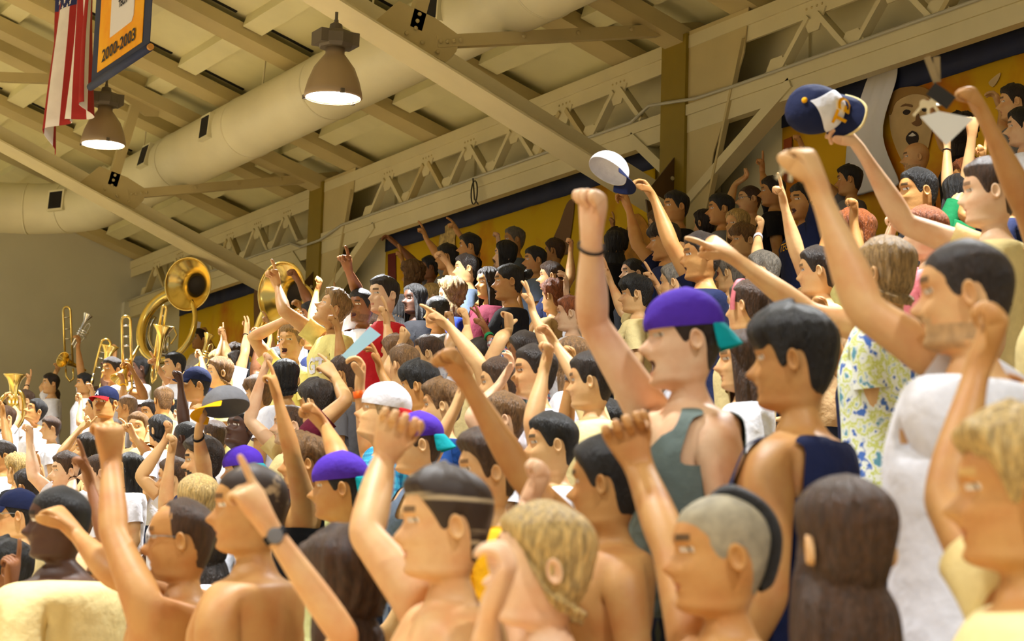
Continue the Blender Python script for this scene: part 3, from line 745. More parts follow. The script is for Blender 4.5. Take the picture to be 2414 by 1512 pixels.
    if hs == 'mohawk': part('hair', build_mohawk(B), hair_mat(hcol)); part('scalp_stubble', build_hair(B, 'buzz', 1), hair_mat('scalp'))
    elif hs not in ('none',): 
        B.hair_o = part('hair', build_hair(B, hs, RNG.random() * 40), hair_mat(hcol))
        if hs == 'pony': part('ponytail', build_pony(B), hair_mat(hcol))
        if hs == 'bun': part('hair_bun', build_pony(B, True), hair_mat(hcol))
    if top != 'none':
        kind, tc = top.split(':'); nm = {'tee': 't_shirt', 'tank': 'tank_top', 'strap': 'strap_top', 'polo': 'polo_shirt', 'long': 'long_sleeved_shirt'}[kind]
        B.top_o = part(nm, build_top(B, kind), cloth_mat(tc))
    part('trousers', build_pants(B, .93 if pants != 'khaki' else .5), cloth_mat(pants), sub=0)
    if cap:
        cc, bc, fwd = cap; cv, cf, bv, bf = cap_mesh(B.HG, fwd)
        c = part('cap', (list(head_world(B, np.array(cv))), cf), cloth_mat(cc)); b = link('brim', [v - origin for v in head_world(B, np.array(bv))], bf, cloth_mat(bc), c, True, sub=sub1, solid=.003); B.cap_o = c
    for e in extras: EXTRA[e[0]](B, *e[1:])
    return B
def wristband(B, sd, col, wd=.018, name='wristband', t=.55, dial=None):
    A = B.arm[sd]; rings = arm_rings(B, sd, [np.asarray(A['J']) + 0 * UP] * 12) if False else None
    E, Wp = A['E'], A['W']; u = nrm(Wp - E); c = Wp - u * .03 * B.k; w = nrm(A['w'] - u * (A['w'] @ u)); tt = np.cross(u, w); k = B.k * B.armfat
    m = MB(); prof = [(-wd / 2, 1.06), (-wd / 2, 1.16), (wd / 2, 1.16), (wd / 2, 1.06)]; n = 20
    vs = [c + u * h + (w * math.cos(2 * math.pi * i / n) * .0345 + tt * math.sin(2 * math.pi * i / n) * .0262) * k * s for h, s in prof for i in range(n)]
    fs = [(r * n + i, r * n + (i + 1) % n, ((r + 1) % 4) * n + (i + 1) % n, ((r + 1) % 4) * n + i) for r in range(4) for i in range(n)]
    m.add(vs, fs); q = link(name, [v - B.origin for v in m.v], m.f, cloth_mat(col) if isinstance(col, str) else col, B.o, True)
    if dial:
        toc = nrm(CAM - c); toc = nrm(toc - u * (toc @ u)); dd = MB(); ctr = c + toc * .030 * k
        dd.lathe([(.0, -.004), (.019, -.004), (.019, .006), (.015, .009), (0, .009)], 18, axes(toc), ctr)
        link('dial', [v - np.array(B.origin) for v in dd.v], dd.f, cloth_mat(dial) if isinstance(dial, str) else dial, q, False)
    return q
def glasses(B, col=(40, 36, 34)):
    m = MB(); g = mat('glasses_frame', col, rough=.3)
    for sg in (1, -1):
        c = np.array([sg * .031, .098, -.002]); pts = [c + np.array([math.cos(a) * .021, -abs(math.cos(a)) * .006 * (1 if math.cos(a) * sg > 0 else .2), math.sin(a) * .015]) for a in np.linspace(0, 2 * math.pi, 14, endpoint=False)]
        m.tube([head_world(B, p) for p in pts], .0018, 6, closed=True)
        m.tube([head_world(B, np.array(p)) for p in ((sg * .052, .094, .004), (sg * .073, .04, .006), (sg * .077, -.015, .004))], .0018, 6)
    m.tube([head_world(B, np.array(p)) for p in ((-.01, .102, .002), (.01, .102, .002))], .0018, 6)
    return link('glasses', [v - B.origin for v in m.v], m.f, g, B.o, True)
def headband(B, col):
    ph = np.concatenate([np.radians(np.linspace(-95, 95, 0)), []]); m = MB(); pts = []
    for a in np.linspace(-100, 100, 25):
        v = np.array([math.sin(math.radians(a)) * .085, .030 + .0 * a, math.cos(math.radians(a)) * .128 - .004]); pts.append(head_world(B, v))
    vs = []; fs = []
    for i, p in enumerate(pts):
        for dy, dr in ((-.011, 1), (.011, 1), (.011, 1.05), (-.011, 1.05)): vs.append(B.hc + (p - B.hc) * dr + B.hf * dy)
    for i in range(len(pts) - 1):
        for j in range(4): fs.append((i * 4 + j, i * 4 + (j + 1) % 4, (i + 1) * 4 + (j + 1) % 4, (i + 1) * 4 + j))
    return link('headband', [v - B.origin for v in vs], fs, cloth_mat(col), B.o, True)
def text_mesh(txt, size, bold=0.0):
    cu = bpy.data.curves.new('txt', 'FONT'); cu.body = txt; cu.size = size; cu.align_x = 'CENTER'; cu.align_y = 'CENTER'; cu.offset = bold; cu.resolution_u = 3
    ob = bpy.data.objects.new('txt', cu); COL.objects.link(ob); dg = bpy.context.evaluated_depsgraph_get(); me = bpy.data.meshes.new_from_object(ob.evaluated_get(dg))
    v = [np.array(q.co) for q in me.vertices]; f = [tuple(p.vertices) for p in me.polygons]
    bpy.data.objects.remove(ob); bpy.data.curves.remove(cu); bpy.data.meshes.remove(me)
    return v, f
def chest_print(B, txt, size, col, side=0, dz=-.36, name='chest_print', squash=1.0, bold=.0, lift=.004):
    """flat lettering laid on the shirt; side = angle from the chest's front towards the wearer's left"""
    v, f = text_mesh(txt, size, bold); a = math.radians(side); n = nrm(B.f * math.cos(a) + B.L * math.sin(a)); rt = nrm(np.cross(UP, n)) 
    c = B.hc + UP * dz * B.k + (B.lean * .3 if B.lean is not None else 0); me = B.top_o.data
    dg = bpy.context.evaluated_depsgraph_get(); ev = B.top_o.evaluated_get(dg); m2 = ev.to_mesh()
    bvh = BVHTree.FromPolygons([np.array(q.co) + B.origin for q in m2.vertices], [tuple(p.vertices) for p in m2.polygons]); ev.to_mesh_clear()
    # refine long edges so that letters bend with the cloth
    bm = bmesh.new(); bv = [bm.verts.new(p) for p in v]
    for q in f:
        try: bm.faces.new([bv[i] for i in q])
        except ValueError: pass
    for _ in range(3):
        es = [e for e in bm.edges if e.calc_length() > size * .16]
        if es: bmesh.ops.subdivide_edges(bm, edges=es, cuts=1)
        bmesh.ops.triangulate(bm, faces=bm.faces)
    bm.verts.index_update(); out = []
    for q in bm.verts:
        s = c + rt * q.co.x * squash + UP * q.co.y + n * .5; h = bvh.ray_cast(Vector(s), Vector(-n), 1.0)
        out.append((np.array(h[0]) + n * lift if h[0] is not None else s - n * .38) - B.origin)
    fs = [tuple(x.index for x in q.verts) for q in bm.faces]; bm.free()
    return link(name, out, fs, cloth_mat(col) if isinstance(col, str) else col, B.top_o, False, recalc=False)
EXTRA = {'band': wristband, 'glasses': glasses, 'headband': headband, 'print': chest_print}
# ------------------------------------------------------------------ the hall
XT, XW, YE = 10.1, 10.5, 30.5            # truss plane, wall behind the stand, end wall
YC = [6.84, 15.0, 23.16]                 # frames (columns and roof trusses)
ZR, SR = 6.90, .323                      # roof underside above the truss and its slope
def roofz(x): return ZR + SR * (XT - x)
beige = mat('painted_steel', (214, 204, 160), rough=.5, var=.05, scale=2, bump=.05, bscale=30)
beige2 = mat('painted_steel_warm', (196, 180, 128), rough=.5, var=.06, scale=2)
goldst = mat('painted_column_ochre', (142, 120, 30), rough=.55, var=.08, scale=3)
roofm = mat('roof_board', (226, 220, 172), rough=.8, var=.06, scale=1.5)
wallm = mat('painted_block', (212, 210, 190), rough=.85, var=.04, scale=1.2, bump=.06, bscale=25)
wallm2 = mat('painted_board_wall', (212, 204, 164), rough=.8, var=.05, scale=1.5)
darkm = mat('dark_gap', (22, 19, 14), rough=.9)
woodm = mat('court_wood', (232, 202, 150), rough=.35, var=.15, scale=3, stretch=(8, .6, 1))
treadm = mat('stand_tread', (140, 120, 84), rough=.7, var=.1, scale=4)
m = MB(); m.box((-16, -6, -.12), (2.55, YE, 0)); tag(m.build('floor', woodm), 'varnished wooden court floor below the stand', kind='structure')
stand = empty('bleacher_stand', (2.55, 12, 0), 'stepped beige bleacher stand filled with people', 'bleachers')
for k in range(1, 11):
    m = MB(); x0 = ROWX[k] - .375; m.box((x0, -2, 0 if k == 1 else ROWZ[k] - .33), (x0 + .75 if k < 10 else XW - .005, YE - .005, ROWZ[k])); m.build('step', treadm, stand)
m = MB(); m.box((-16, YE, 0), (11, YE + .3, 15.6)); tag(m.build('wall_end', wallm), 'plain cream end wall behind the brass band', kind='structure')
wall = MB(); wall.box((XW, -6, 0), (XW + .3, YE, ZR)); wall = tag(wall.build('wall_back', wallm2), 'beige wall behind the top row of the stand', kind='structure')
# roof: boards between rafters
ceil = MB(); ceil.add([(11.0, -6, roofz(11.0) + .16), (-16, -6, roofz(-16) + .16), (-16, YE, roofz(-16) + .16), (11.0, YE, roofz(11.0) + .16), (11.0, -6, roofz(11.0) + .3), (-16, -6, roofz(-16) + .3), (-16, YE, roofz(-16) + .3), (11.0, YE, roofz(11.0) + .3)],
                      [(0, 1, 2, 3), (7, 6, 5, 4), (0, 4, 5, 1), (1, 5, 6, 2), (2, 6, 7, 3), (3, 7, 4, 0)])
ceil = tag(ceil.build('ceiling', roofm), 'sloping cream roof boards', kind='structure')
sl = nrm([1, 0, -SR]); up_r = nrm([SR, 0, 1])
raf_y = [16.02 + 2.04 * (i - 5) for i in range(13)]
for y in raf_y:
    m = MB(); a = np.array([10.3, y, roofz(10.3)]); b = np.array([-2, y, roofz(-2)]); m.beam(a, b, .36, .14, up_r); m.build('rafter', beige2, ceil)
x = XT - .55
ribx = [XT - .42 - .92 * i for i in range(9)]
for i, y in enumerate(raf_y[:-1]):
    for x in ribx:
        z = roofz(x) + .095; m = MB(); y0, y1 = y + .20, raf_y[i + 1] - .20
        m.beam((x, y0, z), (x, y1, z), .24, .14, up_r); m.beam((x + .17, y0, z + .02), (x + .17, y1, z + .02), .06, .09, up_r); m.build('rib', roofm, ceil)
        # dark-coloured strip painting in the shadow gap beside the rafter
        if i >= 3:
            m = MB(); c = np.array([x - .46, y1 + .03, roofz(x - .46) + .155]); m.beam(c - sl * .27, c + sl * .27, .05, .012, up_r); m.build('shadow_strip', darkm, ceil)
# round air duct with an elbow at the end wall
duct = empty('air_duct', (8.36, 15, 6.92), 'large round cream air duct slung under the roof', 'duct')
DX, DZ, DR = 8.36, 6.92, .362
pts = [np.array([DX, y, DZ]) for y in np.arange(-4, 26.6, .45)]
for a in np.linspace(0, math.pi / 2, 12)[1:]: pts.append(np.array([DX - 1.5 * (1 - math.cos(a)), 26.6 + 1.5 * math.sin(a), DZ]))
for q in range(1, 14): pts.append(np.array([DX - 1.5 - q * .6, 28.1, DZ]))
ductm = mat('duct_paint', (220, 214, 176), rough=.45, var=.05, scale=1.5, bump=.10, bscale=12)
m = MB(); m.tube(pts, DR, 40); m.build('pipe', ductm, duct, smooth=True)
for q in list(range(6, 70, 5)) + [71, 74, 77, 80, 82]:
    t = nrm(pts[q + 1] - pts[q]); m = MB(); m.lathe([(DR - .01, -.015), (DR + .008, -.012), (DR + .008, .012), (DR - .01, .015)], 40, axes(t), pts[q]); m.build('seam', ductm, duct, smooth=True)
for px in ((487, 300), (342, 368), (226, 417), (134, 473), (1022, 20)):
    # grille on the court side of the duct where the photo's ray meets its skin
    r = ray(*px); best = None
    for t in np.arange(8, 34, .02):
        p = CAM + r * t; d = min(np.linalg.norm(p - q) for q in pts[::2]) if t > 0 else 9
        i = int(np.argmin([np.linalg.norm(p - q) for q in pts])); 
        if np.linalg.norm((p - pts[i]) - nrm(pts[min(i + 1, len(pts) - 1)] - pts[i]) * ((p - pts[i]) @ nrm(pts[min(i + 1, len(pts) - 1)] - pts[i]))) < DR: best = (p, i); break
    if best is None: continue
    p, i = best; t = nrm(pts[i + 1] - pts[i]); n = nrm((p - pts[i]) - t * ((p - pts[i]) @ t)); u = np.cross(n, t); c = pts[i] + t * ((p - pts[i]) @ t) + n * (DR - .02)
    m = MB(); m.beam(c - t * .15, c + t * .15, .30, .10, n); g = m.build('grille', ductm, duct)
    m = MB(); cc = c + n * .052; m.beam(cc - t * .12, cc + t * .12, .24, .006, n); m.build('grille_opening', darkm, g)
for y in (14.2, 17.6, 20.4, 24.4):
    m = MB(); m.tube([(DX - .2, y, DZ + .2), (DX - .16, y, roofz(DX - .16) + .1)], .010, 6); m.build('hanger_rod', beige, duct)

# frames: column, raking bottom chord, strut, webs, gusset plates (shape read off the nearer frame)
def pY(x, y): p = onY(x, y, YC[1]); return np.array([p[0], p[2]])
def frame(yc, nm, first):
    root = empty('roof_frame', (XT, yc, ROWZ[10]), nm, 'roof frame', 'steel roof frames')
    def B(name, *bars, mt=beige2, rivets=None):
        m = MB()
        for (a, b, w, h) in bars: m.beam((a[0], yc, a[1]), (b[0], yc, b[1]), w, h, (0, 1, 0) if abs(a[0] - b[0]) < 1e-6 and False else nrm([-(b[1] - a[1]), 0, b[0] - a[0]]))
        return m.build(name, mt, root)
    # column: flange facing the court, web behind it
    m = MB(); m.box((XT - .03, yc - .20, ROWZ[10]), (XT + .01, yc + .20, 6.80)); m.build('column_flange', goldst, root)
    m = MB(); m.box((XT + .01, yc - .012, ROWZ[10]), (XT + .36, yc + .012, 6.80)); m.build('column_web', beige2, root)
    m = MB(); m.box((XT + .35, yc - .20, ROWZ[10]), (XT + .39, yc + .20, 6.80)); m.build('column_back_flange', beige2, root)
    # gusset tying the wall truss to the column
    m = MB(); m.plate([(XT + .004, yc - .2, 6.82), (XT + .004, yc - 1.12, 6.82), (XT + .004, yc - 1.06, 6.42), (XT + .004, yc - .62, 5.6), (XT + .004, yc - .40, 4.6), (XT + .004, yc - .2, 4.6)], (1, 0, 0), .012); m.build('truss_gusset', beige2, root)
    m = MB(); m.beam((XT - .005, yc - 1.06, 6.55), (XT - .005, yc - .42, 4.7), .03, .05, (1, 0, 0)); m.build('edge_angle', beige2, root)
    m = MB(); m.plate([(XT + .01, yc - .06, 6.75), (XT + .01, yc - .06, 5.05), (XT + .12, yc - .06, 5.05), (XT + .62, yc - .06, 6.75)], (0, 1, 0), .012); m.build('haunch_plate', beige2, root)
    lo, hi = pY(1560, 496), pY(820, 38); s = (hi - lo) / np.linalg.norm(hi - lo); far = lo + s * 9.5
    nn = np.array([-s[1], s[0]])
    # bottom chord: two angles back to back = wide soffit and upstanding leg
    ch = MB(); off = nn * 0
    a, b = lo, far
    ch.beam((a[0], yc, a[1]), (b[0], yc, b[1]), .40, .02, (nn[0] * -1, 0, nn[1] * -1) if nn[1] < 0 else (nn[0], 0, nn[1]))
    up = nn if nn[1] > 0 else -nn
    for dy in (-.03, .03):
        a2, b2 = a + up * .11, b + up * .11; ch.beam((a2[0], yc + dy, a2[1]), (b2[0], yc + dy, b2[1]), .018, .20, (up[0], 0, up[1]))
    ch.build('bottom_chord', beige, root)
    g0 = pY(985, 92); m = MB(); gp = [pY(870, 60), pY(935, 5), pY(1020, 45), pY(1080, 88), pY(1070, 125), pY(1045, 150)]
    m.plate([(q[0], yc - .045, q[1]) for q in gp], (0, 1, 0), .02); m.build('gusset_plate', beige2, root)
    B('strut', (pY(1025, 100), pY(1690, 66), .10, .11))
    q1 = onY(335, 195, YC[2]); q2 = onY(-260, 172, YC[2]); q1 = np.array([q1[0], q1[2]]); q2 = np.array([q2[0], q2[2]])
    B('web_member', (pY(975, 70), q1, .09, .12)); B('strut', (q1, q2, .10, .11))
    m = MB(); m.plate([(q1[0] + dx, yc - .04, q1[1] + dz) for dx, dz in ((-.45, .10), (-.45, -.12), (.05, -.42), (.22, -.40), (.22, .12))], (0, 1, 0), .02); m.build('gusset_plate', beige2, root)
    B('web_member', (pY(1670, 60), pY(1800, 140), .08, .10))
    # top chord under the roof
    ca, cb = np.array([XT + .1, roofz(XT + .1) - .10]), np.array([-2.0, roofz(-2) - .10]); B('top_chord', (ca, cb, .30, .16))
    # gusset where chord meets column, with rivets
    q0 = lo; gpl = MB(); gpl.plate([(XT + .01, yc - .05, q0[1] + .55), (XT + .01, yc - .05, q0[1] - .75), (XT - .22, yc - .05, q0[1] - .55), (XT - .34, yc - .05, q0[1] + .12)], (0, 1, 0), .02); gp2 = gpl.build('foot_gusset', mat('brown_gusset', (88, 64, 30), rough=.5), root)
    rv = [(XT - .05, q0[1] + .30 - .14 * i) for i in range(6)] + [(XT - .18, q0[1] + .05 - .12 * i) for i in range(5)]
    for (x, z) in rv:
        m = MB(); m.lathe([(.022, 0), (.018, .010), (.008, .014), (0.0005, .015)], 8, axes((0, -1, 0)), (x, yc - .05, z)); m.build('rivet', beige2, gp2)
    rp = [pY(x, y) for x, y in ((952, 82), (989, 104), (1025, 126), (1032, 101), (1047, 102), (1063, 100), (1079, 98), (982, 37), (977, 53), (973, 70), (1227, 89), (1356, 80), (1480, 72))]
    for q in rp:
        m = MB(); m.lathe([(.020, 0), (.016, .010), (.008, .013), (0.0005, .014)], 8, axes((0, -1, 0)), (q[0], yc - .058, q[1])); m.build('rivet', beige2, root)
    return root
frame(YC[1], 'riveted cream roof frame on the nearer ochre column', True)
frame(YC[2], 'riveted cream roof frame on the farther ochre column', False)

# longitudinal truss along the wall
lt = empty('wall_truss', (XT, 15, 6.1), 'cream lattice truss running above the wall banners', 'truss')
m = MB(); m.box((XT, -4, 6.66), (XT + .16, YE, 6.78)); m.build('top_chord', beige, lt)
m = MB(); m.box((XT + .02, -4, 6.52), (XT + .045, YE, 6.66)); m.build('top_chord_leg', beige, lt)
m = MB(); m.box((XT, -4, 5.86), (XT + .10, YE, 6.02)); m.build('bottom_beam', beige, lt)
m = MB(); m.box((XT - .02, -4, 6.02), (XT + .12, YE, 6.12)); m.build('bottom_chord', beige, lt)
nodes = [YC[1] - 7.14 + 1.02 * i for i in range(23)]
for i, y in enumerate(nodes):
    if y > YE - .6: break
    if any(-1.2 < y - c < .25 for c in YC): continue
    m = MB(); m.plate([(XT + .005, y - .16, 6.56), (XT + .005, y + .16, 6.56), (XT + .005, y + .07, 6.38), (XT + .005, y - .07, 6.38)], (1, 0, 0), .015); m.build('gusset_plate', beige, lt)
    yb = y + .51
    if yb < YE and not any(-1.2 < yb - c < .25 for c in YC):
        m = MB(); m.plate([(XT + .005, yb - .18, 6.12), (XT + .005, yb + .18, 6.12), (XT + .005, yb + .08, 6.27), (XT + .005, yb - .08, 6.27)], (1, 0, 0), .015); m.build('gusset_plate', beige, lt)
    for s_ in (-1, 1):
        yy = y + s_ * .51
        if yy > YE or any(-1.15 < yy - c < .2 for c in YC): continue
        m = MB(); m.beam((XT + .03, y + s_ * .06, 6.52), (XT + .03, yy - s_ * .06, 6.14), .05, .09, (1, 0, 0)); m.build('web_member', beige if i % 3 else beige2, lt)
    for dy in (-.1, -.03, .04, .11):
        m = MB(); m.lathe([(.013, 0), (.010, .008), (.0005, .010)], 6, axes((-1, 0, 0)), (XT + .02, y + dy, 6.60)); m.build('rivet', beige2, lt)
# braces between column and bottom beam
for yc in YC[1:]:
    for (dy0, z0, dy1, z1) in ((-.10, 5.15, -1.75, 6.0), (.12, 5.55, .75, 6.0)):
        m = MB(); m.beam((XT + .06, yc + dy0, z0), (XT + .06, yc + dy1, z1), .10, .16, (1, 0, 0)); m.build('knee_brace', beige, lt)
# conduit clipped along the beam, stepping over the columns
cond = MB(); path = []
for (y, x, z) in ((YE - .1, -.035, 6.13), (23.9, -.035, 6.13), (23.5, -.06, 6.02), (22.9, -.06, 6.02), (22.3, -.035, 6.13), (15.7, -.035, 6.13), (15.35, -.06, 6.22), (14.6, -.06, 6.13), (14.0, -.035, 6.13), (2, -.035, 6.13)): path.append((XT + x, y, z))
cond.tube(path, .016, 8); tag(cond.build('conduit_pipe', mat('conduit_grey', (178, 174, 150), rough=.4)), 'thin pale conduit pipe clipped along the truss beam', 'pipe')
m = MB(); c = onX(1118, 450, XT - .075); m.tube([c + np.array([0, math.cos(a) * .07, math.sin(a) * .13 - .02]) for a in np.linspace(0, 2 * math.pi, 18, endpoint=False)], .008, 6, closed=True)
m.tube([c + np.array([-.01, .02, .14]), c + np.array([-.01, -.03, -.1]), c + np.array([-.01, -.12, -.17])], .008, 6)
tag(m.build('cable_loop', mat('cable_dark', (60, 52, 36), rough=.6), smooth=True), 'dark loop of cable hanging from the truss beam', 'cable')
# wall pilaster seams: boards above the banners
for y in np.arange(7.4, YE, 2.04):
    m = MB(); m.box((XW - .03, y - .03, 6.02), (XW, y + .03, 6.7)); m.build('batten', wallm2, wall)
# end wall corner post and roof trim
m = MB(); m.box((XT - .1, YE - .12, 3), (XT + .3, YE, 6.1)); tag(m.build('trim_1', wallm), 'pale corner casing at the end wall', kind='structure')
m = MB(); m.beam((10.4, YE - .06, roofz(10.4) + .02), (-8, YE - .06, roofz(-8) + .02), .1, .16, up_r); tag(m.build('trim_2', wallm), 'cream trim where roof meets end wall', kind='structure')

# ------------------------------------------------------------------ high bay lamps
shade_m = mat('lamp_shade_brown', (158, 138, 108), rough=.4, metal=.2); ball_m = mat('lamp_ballast_grey', (96, 88, 74), rough=.5); glow = mat('lamp_glow', (255, 255, 255), emit=((1, .97, .9), 26))
def highbay(px, dpt, top, label):
    c = atdepth(*px, dpt); R = .226
    root = empty('high_bay_lamp', c, label, 'lamp', 'high bay lamps')
    m = MB(); m.lathe([(R, 0), (R + .012, .01), (R + .004, .06), (R * .93, .14), (R * .74, .25), (R * .48, .33), (R * .34, .37), (R * .34, .42)], 32, None, c); m.build('shade', shade_m, root, smooth=True, solid=.004)
    m = MB(); m.lathe([(R * .97, .012), (R * .6, .004), (.001, .001)], 32, None, c); m.build('lens', glow, root, smooth=True)
    m = MB(); m.lathe([(.001, .42), (.13, .42), (.15, .45), (.15, .53), (.12, .56), (.001, .56)], 8, None, c); m.box(c + [-.17, -.10, .44], c + [.17, .10, .55]); m.build('ballast', ball_m, root)
    m = MB(); m.lathe([(.001, .56), (.06, .56), (.05, .62), (.018, .64), (.018, .66), (.001, .66)], 12, None, c); m.build('hook', ball_m, root)
    top = max(top, c[2] + .70)
    if top - c[2] > .68: m = MB(); m.tube([c + [0, 0, .62], (c[0], c[1], top)], .014, 8); m.build('stem', ball_m, root)
    for a in (.4, 2.5, 4.6):
        m = MB(); m.box(c + np.array([math.cos(a) * (R + .012) - .015, math.sin(a) * (R + .012) - .015, -.005]), c + np.array([math.cos(a) * (R + .012) + .015, math.sin(a) * (R + .012) + .015, .03])); m.build('latch', ball_m, root)
    L = lamp_light(tuple(c - np.array([0, 0, .03])), 300); L.parent = root; L.location = (0, 0, -.03)
highbay((785, 232), 16.25, 6.30, 'brown bell-shaped lamp hanging beside the long steel chord')
highbay((243, 342), 21.2, 8.0, 'brown bell-shaped lamp half hidden by the hanging flag')
# ------------------------------------------------------------------ the crowd: head pixel, head height, facing, look, arms (elbow, wrist, hand tip), label
# nearest row, along the bottom of the picture
person('big_man', 140, 1232, 180, -8, 'd', 'buzz:black', 'tee:cream', '', 'large shaven-headed dark-skinned man in a cream t-shirt, arms down', row=0, wide=1.34, deep=1.55, jaw=1.12, body=-25, chest=.6, extras=(('print', 'TRADITION', .05, 'greyblue', 5, -.40),))
person('bare_glasses', 428, 1272, 190, -12, 'm', 'ring:br', 'none', 'L 268,1262 262,1092 f 256,1010;R 268,1356 182,1262 f 138,1212', 'bare-chested balding man with glasses raising both fists', row=0, body=-35, extras=(('glasses', (120, 120, 120)),))
person('gold_girl', 266, 1372, 180, 0, 'b', 'short:black', 'tee:gold', 'R 252,1275 212,1142 p 196,1080', 'brown-skinned woman in a gold t-shirt with one thin arm pointing up', body=-10, armfat=.8)
person('spot_hair', 592, 1198, 182, -4, 'm', 'buzz:spots', 'none', '', 'bare-chested man with blotchy patches shaved in his dark hair', row=0, body=-28)
person('curly_girl', 815, 1385, 225, -38, 'l', 'longcurly:br', 'strap:black', 'L 812,1500 596,1188 p 535,1080', 'brown curly-haired woman with a wristwatch pointing up', row=0, body=-15, armfat=.85, wide=.9, extras=(('band', 'L', 'black', .02, 'watch_strap', .5, 'grey'),))
person('stripe_hair', 1050, 1235, 235, 6, 'l', 'short:stripes', 'none', 'R 862,1262 905,1085 f 945,985 x', 'bare-chested young man with pale stripes shaved in his hair, fist raised', row=0, body=10)
person('blonde_bob', 1278, 1338, 225, 6, 'p', 'bob:bl', 'strap:black', 'L 1135,1640 1150,1450 c 1185,1372;R 1185,1330 1238,1200 f 1262,1150', 'blonde bob-haired woman whistling with fingers at her mouth', row=0, armfat=.82, wide=.88, chest=.8, extras=(('band', 'R', 'black', .008),))
person('tan_bare', 1432, 1140, 226, -22, 'm', 'short:black', 'none', 'R 1235,1130 1098,898 f 1030,800', 'bare-chested black-haired man stretching a long tanned arm to the left', row=1, body=14)
person('mohawk', 1698, 1305, 262, 12, 'm', 'mohawk:black', 'none', 'R 1578,1285 1508,1105 f 1470,1010 x', 'shaven man with a short black mohawk and one fist up', row=0, body=18)
person('long_hair', 1990, 1290, 300, -58, 'l', 'long:br', 'strap:navy', '', 'woman seen from behind with long straight dark brown hair', row=0, wide=.92, armfat=.9)
person('blond_edge', 2402, 1160, 310, 6, 'm', 'curly:bl', 'tee:cream', 'R 2232,1185 2300,880 f 2350,760', 'blond curly man at the right edge with a bent arm and fist', row=0)
# second row
person('navy_cap', 42, 1215, 130, -10, 'l', 'short:black', 'tee:cream', '', 'man with navy cap and glasses in a cream t-shirt at the left edge', cap=('navy', 'navy', True), body=-20, extras=(('glasses',),))
person('dark_hand', 18, 1345, 130, -20, 'b', 'tousled:black', 'tee:mint', 'L 20,1470 25,1385 p 36,1290', 'dark-haired brown-skinned fan in a pale mint shirt pointing one finger up', row=None)
person('white_tee_big', 2278, 695, 255, -6, 'l', 'buzz:dk', 'tee:white', 'R 2005,712 1938,470 f 1895,350;L 2335,1275 2258,1495 r', 'crop-haired stubbled man in a white t-shirt holding up keys', row=1, beard=1, body=-28, wide=1.06)
person('navy_tank', 1872, 850, 215, -12, 'm', 'fringe:black', 'tank:navy', '', 'black-haired man in a navy tank top with bare shoulders', row=1, body=-22)
person('purple_cap_big', 1612, 800, 212, 12, 'p', 'short:dk', 'tank:sage', 'R 1396,760 1394,560 f 1400,440', 'shouting man in a backward purple cap and grey-green tank, fist high', row=1, cap=('purple', 'tealcap', False), mouth=.8, extras=(('band', 'R', 'black', .007),), body=26)
person('girl_between', 1752, 852, 130, 8, 'l', 'long:br', 'tee:white', '', 'brown-haired woman half hidden between the purple cap and the navy tank top', body=0)
person('hawaii', 2090, 648, 150, -40, 'l', 'bob:sand', 'tee:hawaii', 'R 1882,732 1692,580 p 1585,510;L 2070,1010 2080,1090 r', 'sandy-haired fan in a blue and yellow floral shirt pointing far left', pitch=0)
person('cap_waver', 2335, 455, 148, 2, 'p', 'short:br', 'tee:cream', 'R 2092,512 2035,362 c 1990,305', 'pale brown-haired young man in a cream shirt waving a navy cap', body=-8)
person('lanyard_arm', 2510, 560, 190, 0, 'm', 'short:br', 'tee:cream', 'R 2400,440 2325,285 f 2260,170', 'arm reaching in from the right edge with keys on a lanyard')
person('tan_dark_hair', 2165, 452, 108, 18, 'm', 'flat:black', 'tee:black', 'R 2030,640 2012,525 f 2018,440', 'tanned man with slick black hair and a plain black t-shirt', body=0)
person('ginger', 2185, 550, 100, 10, 'p', 'short:gi', 'tee:pink', 'R 2050,640 2092,570 f 2105,530', 'ginger person in a pink shirt wearing a black-faced watch', extras=(('band', 'R', 'black', .02, 'watch_strap', .5, 'black'),))
person('bald_top', 2160, 372, 70, 5, 'l', 'none:dk', 'tee:black', '', 'bald man high against the portrait banner', beard=1)
person('green_tee', 2258, 462, 95, -60, 'l', 'long:black', 'tee:green', 'R 2233,440 2233,345 f 2228,300;L 2275,440 2292,320 f 2290,280', 'long black-haired woman in a green shirt with both arms raised', armfat=.85, extras=(('band', 'R', 'black', .006),))
person('redhead_top', 2392, 242, 82, 0, 'l', 'short:dk', 'tee:grey', 'R 2365,330 2362,262 r 2350,235', 'reddish dark-haired person at top right, hand at mouth')
person('pale_edge', 2412, 300, 75, 0, 'p', 'short:black', 'tee:white', '', 'pale face cut by the right edge below the redhead')
person('dark_top_a', 2003, 425, 72, -10, 'm', 'short:black', 'tee:grey', 'R 1900,400 1884,335 f 1878,305', 'black-haired head peeping up just below the white drape')
person('tech_tee', 1895, 475, 82, 35, 'm', 'short:black', 'tee:navy', 'L 1945,440 1905,390 f 1890,370', 'shouting man in a navy t-shirt with gold lettering', mouth=.8, extras=(('print', 'TECH', .085, 'gold', 20, -.33),))
person('glasses_back', 1768, 470, 60, 10, 'l', 'buzz:br', 'none', 'R 1716,492 1732,435 r 1758,420', 'close-cropped man with glasses near the right knee brace, arm bent up', extras=(('glasses',),))
person('finger_back', 1822, 452, 60, 0, 'm', 'short:dk', 'tee:black', 'R 1806,440 1797,410 p 1796,376', 'small brown raised finger against the pale wall under the knee brace')
person('dark_back_r', 1700, 494, 64, 5, 'm', 'short:black', 'tee:grey', '', 'black-haired man in profile against the wall right of the nearer column')
person('blonde_back', 1738, 530, 58, 40, 'l', 'long:bl', 'tee:maroon', '', 'blonde woman in a dark red top below the man with glasses')
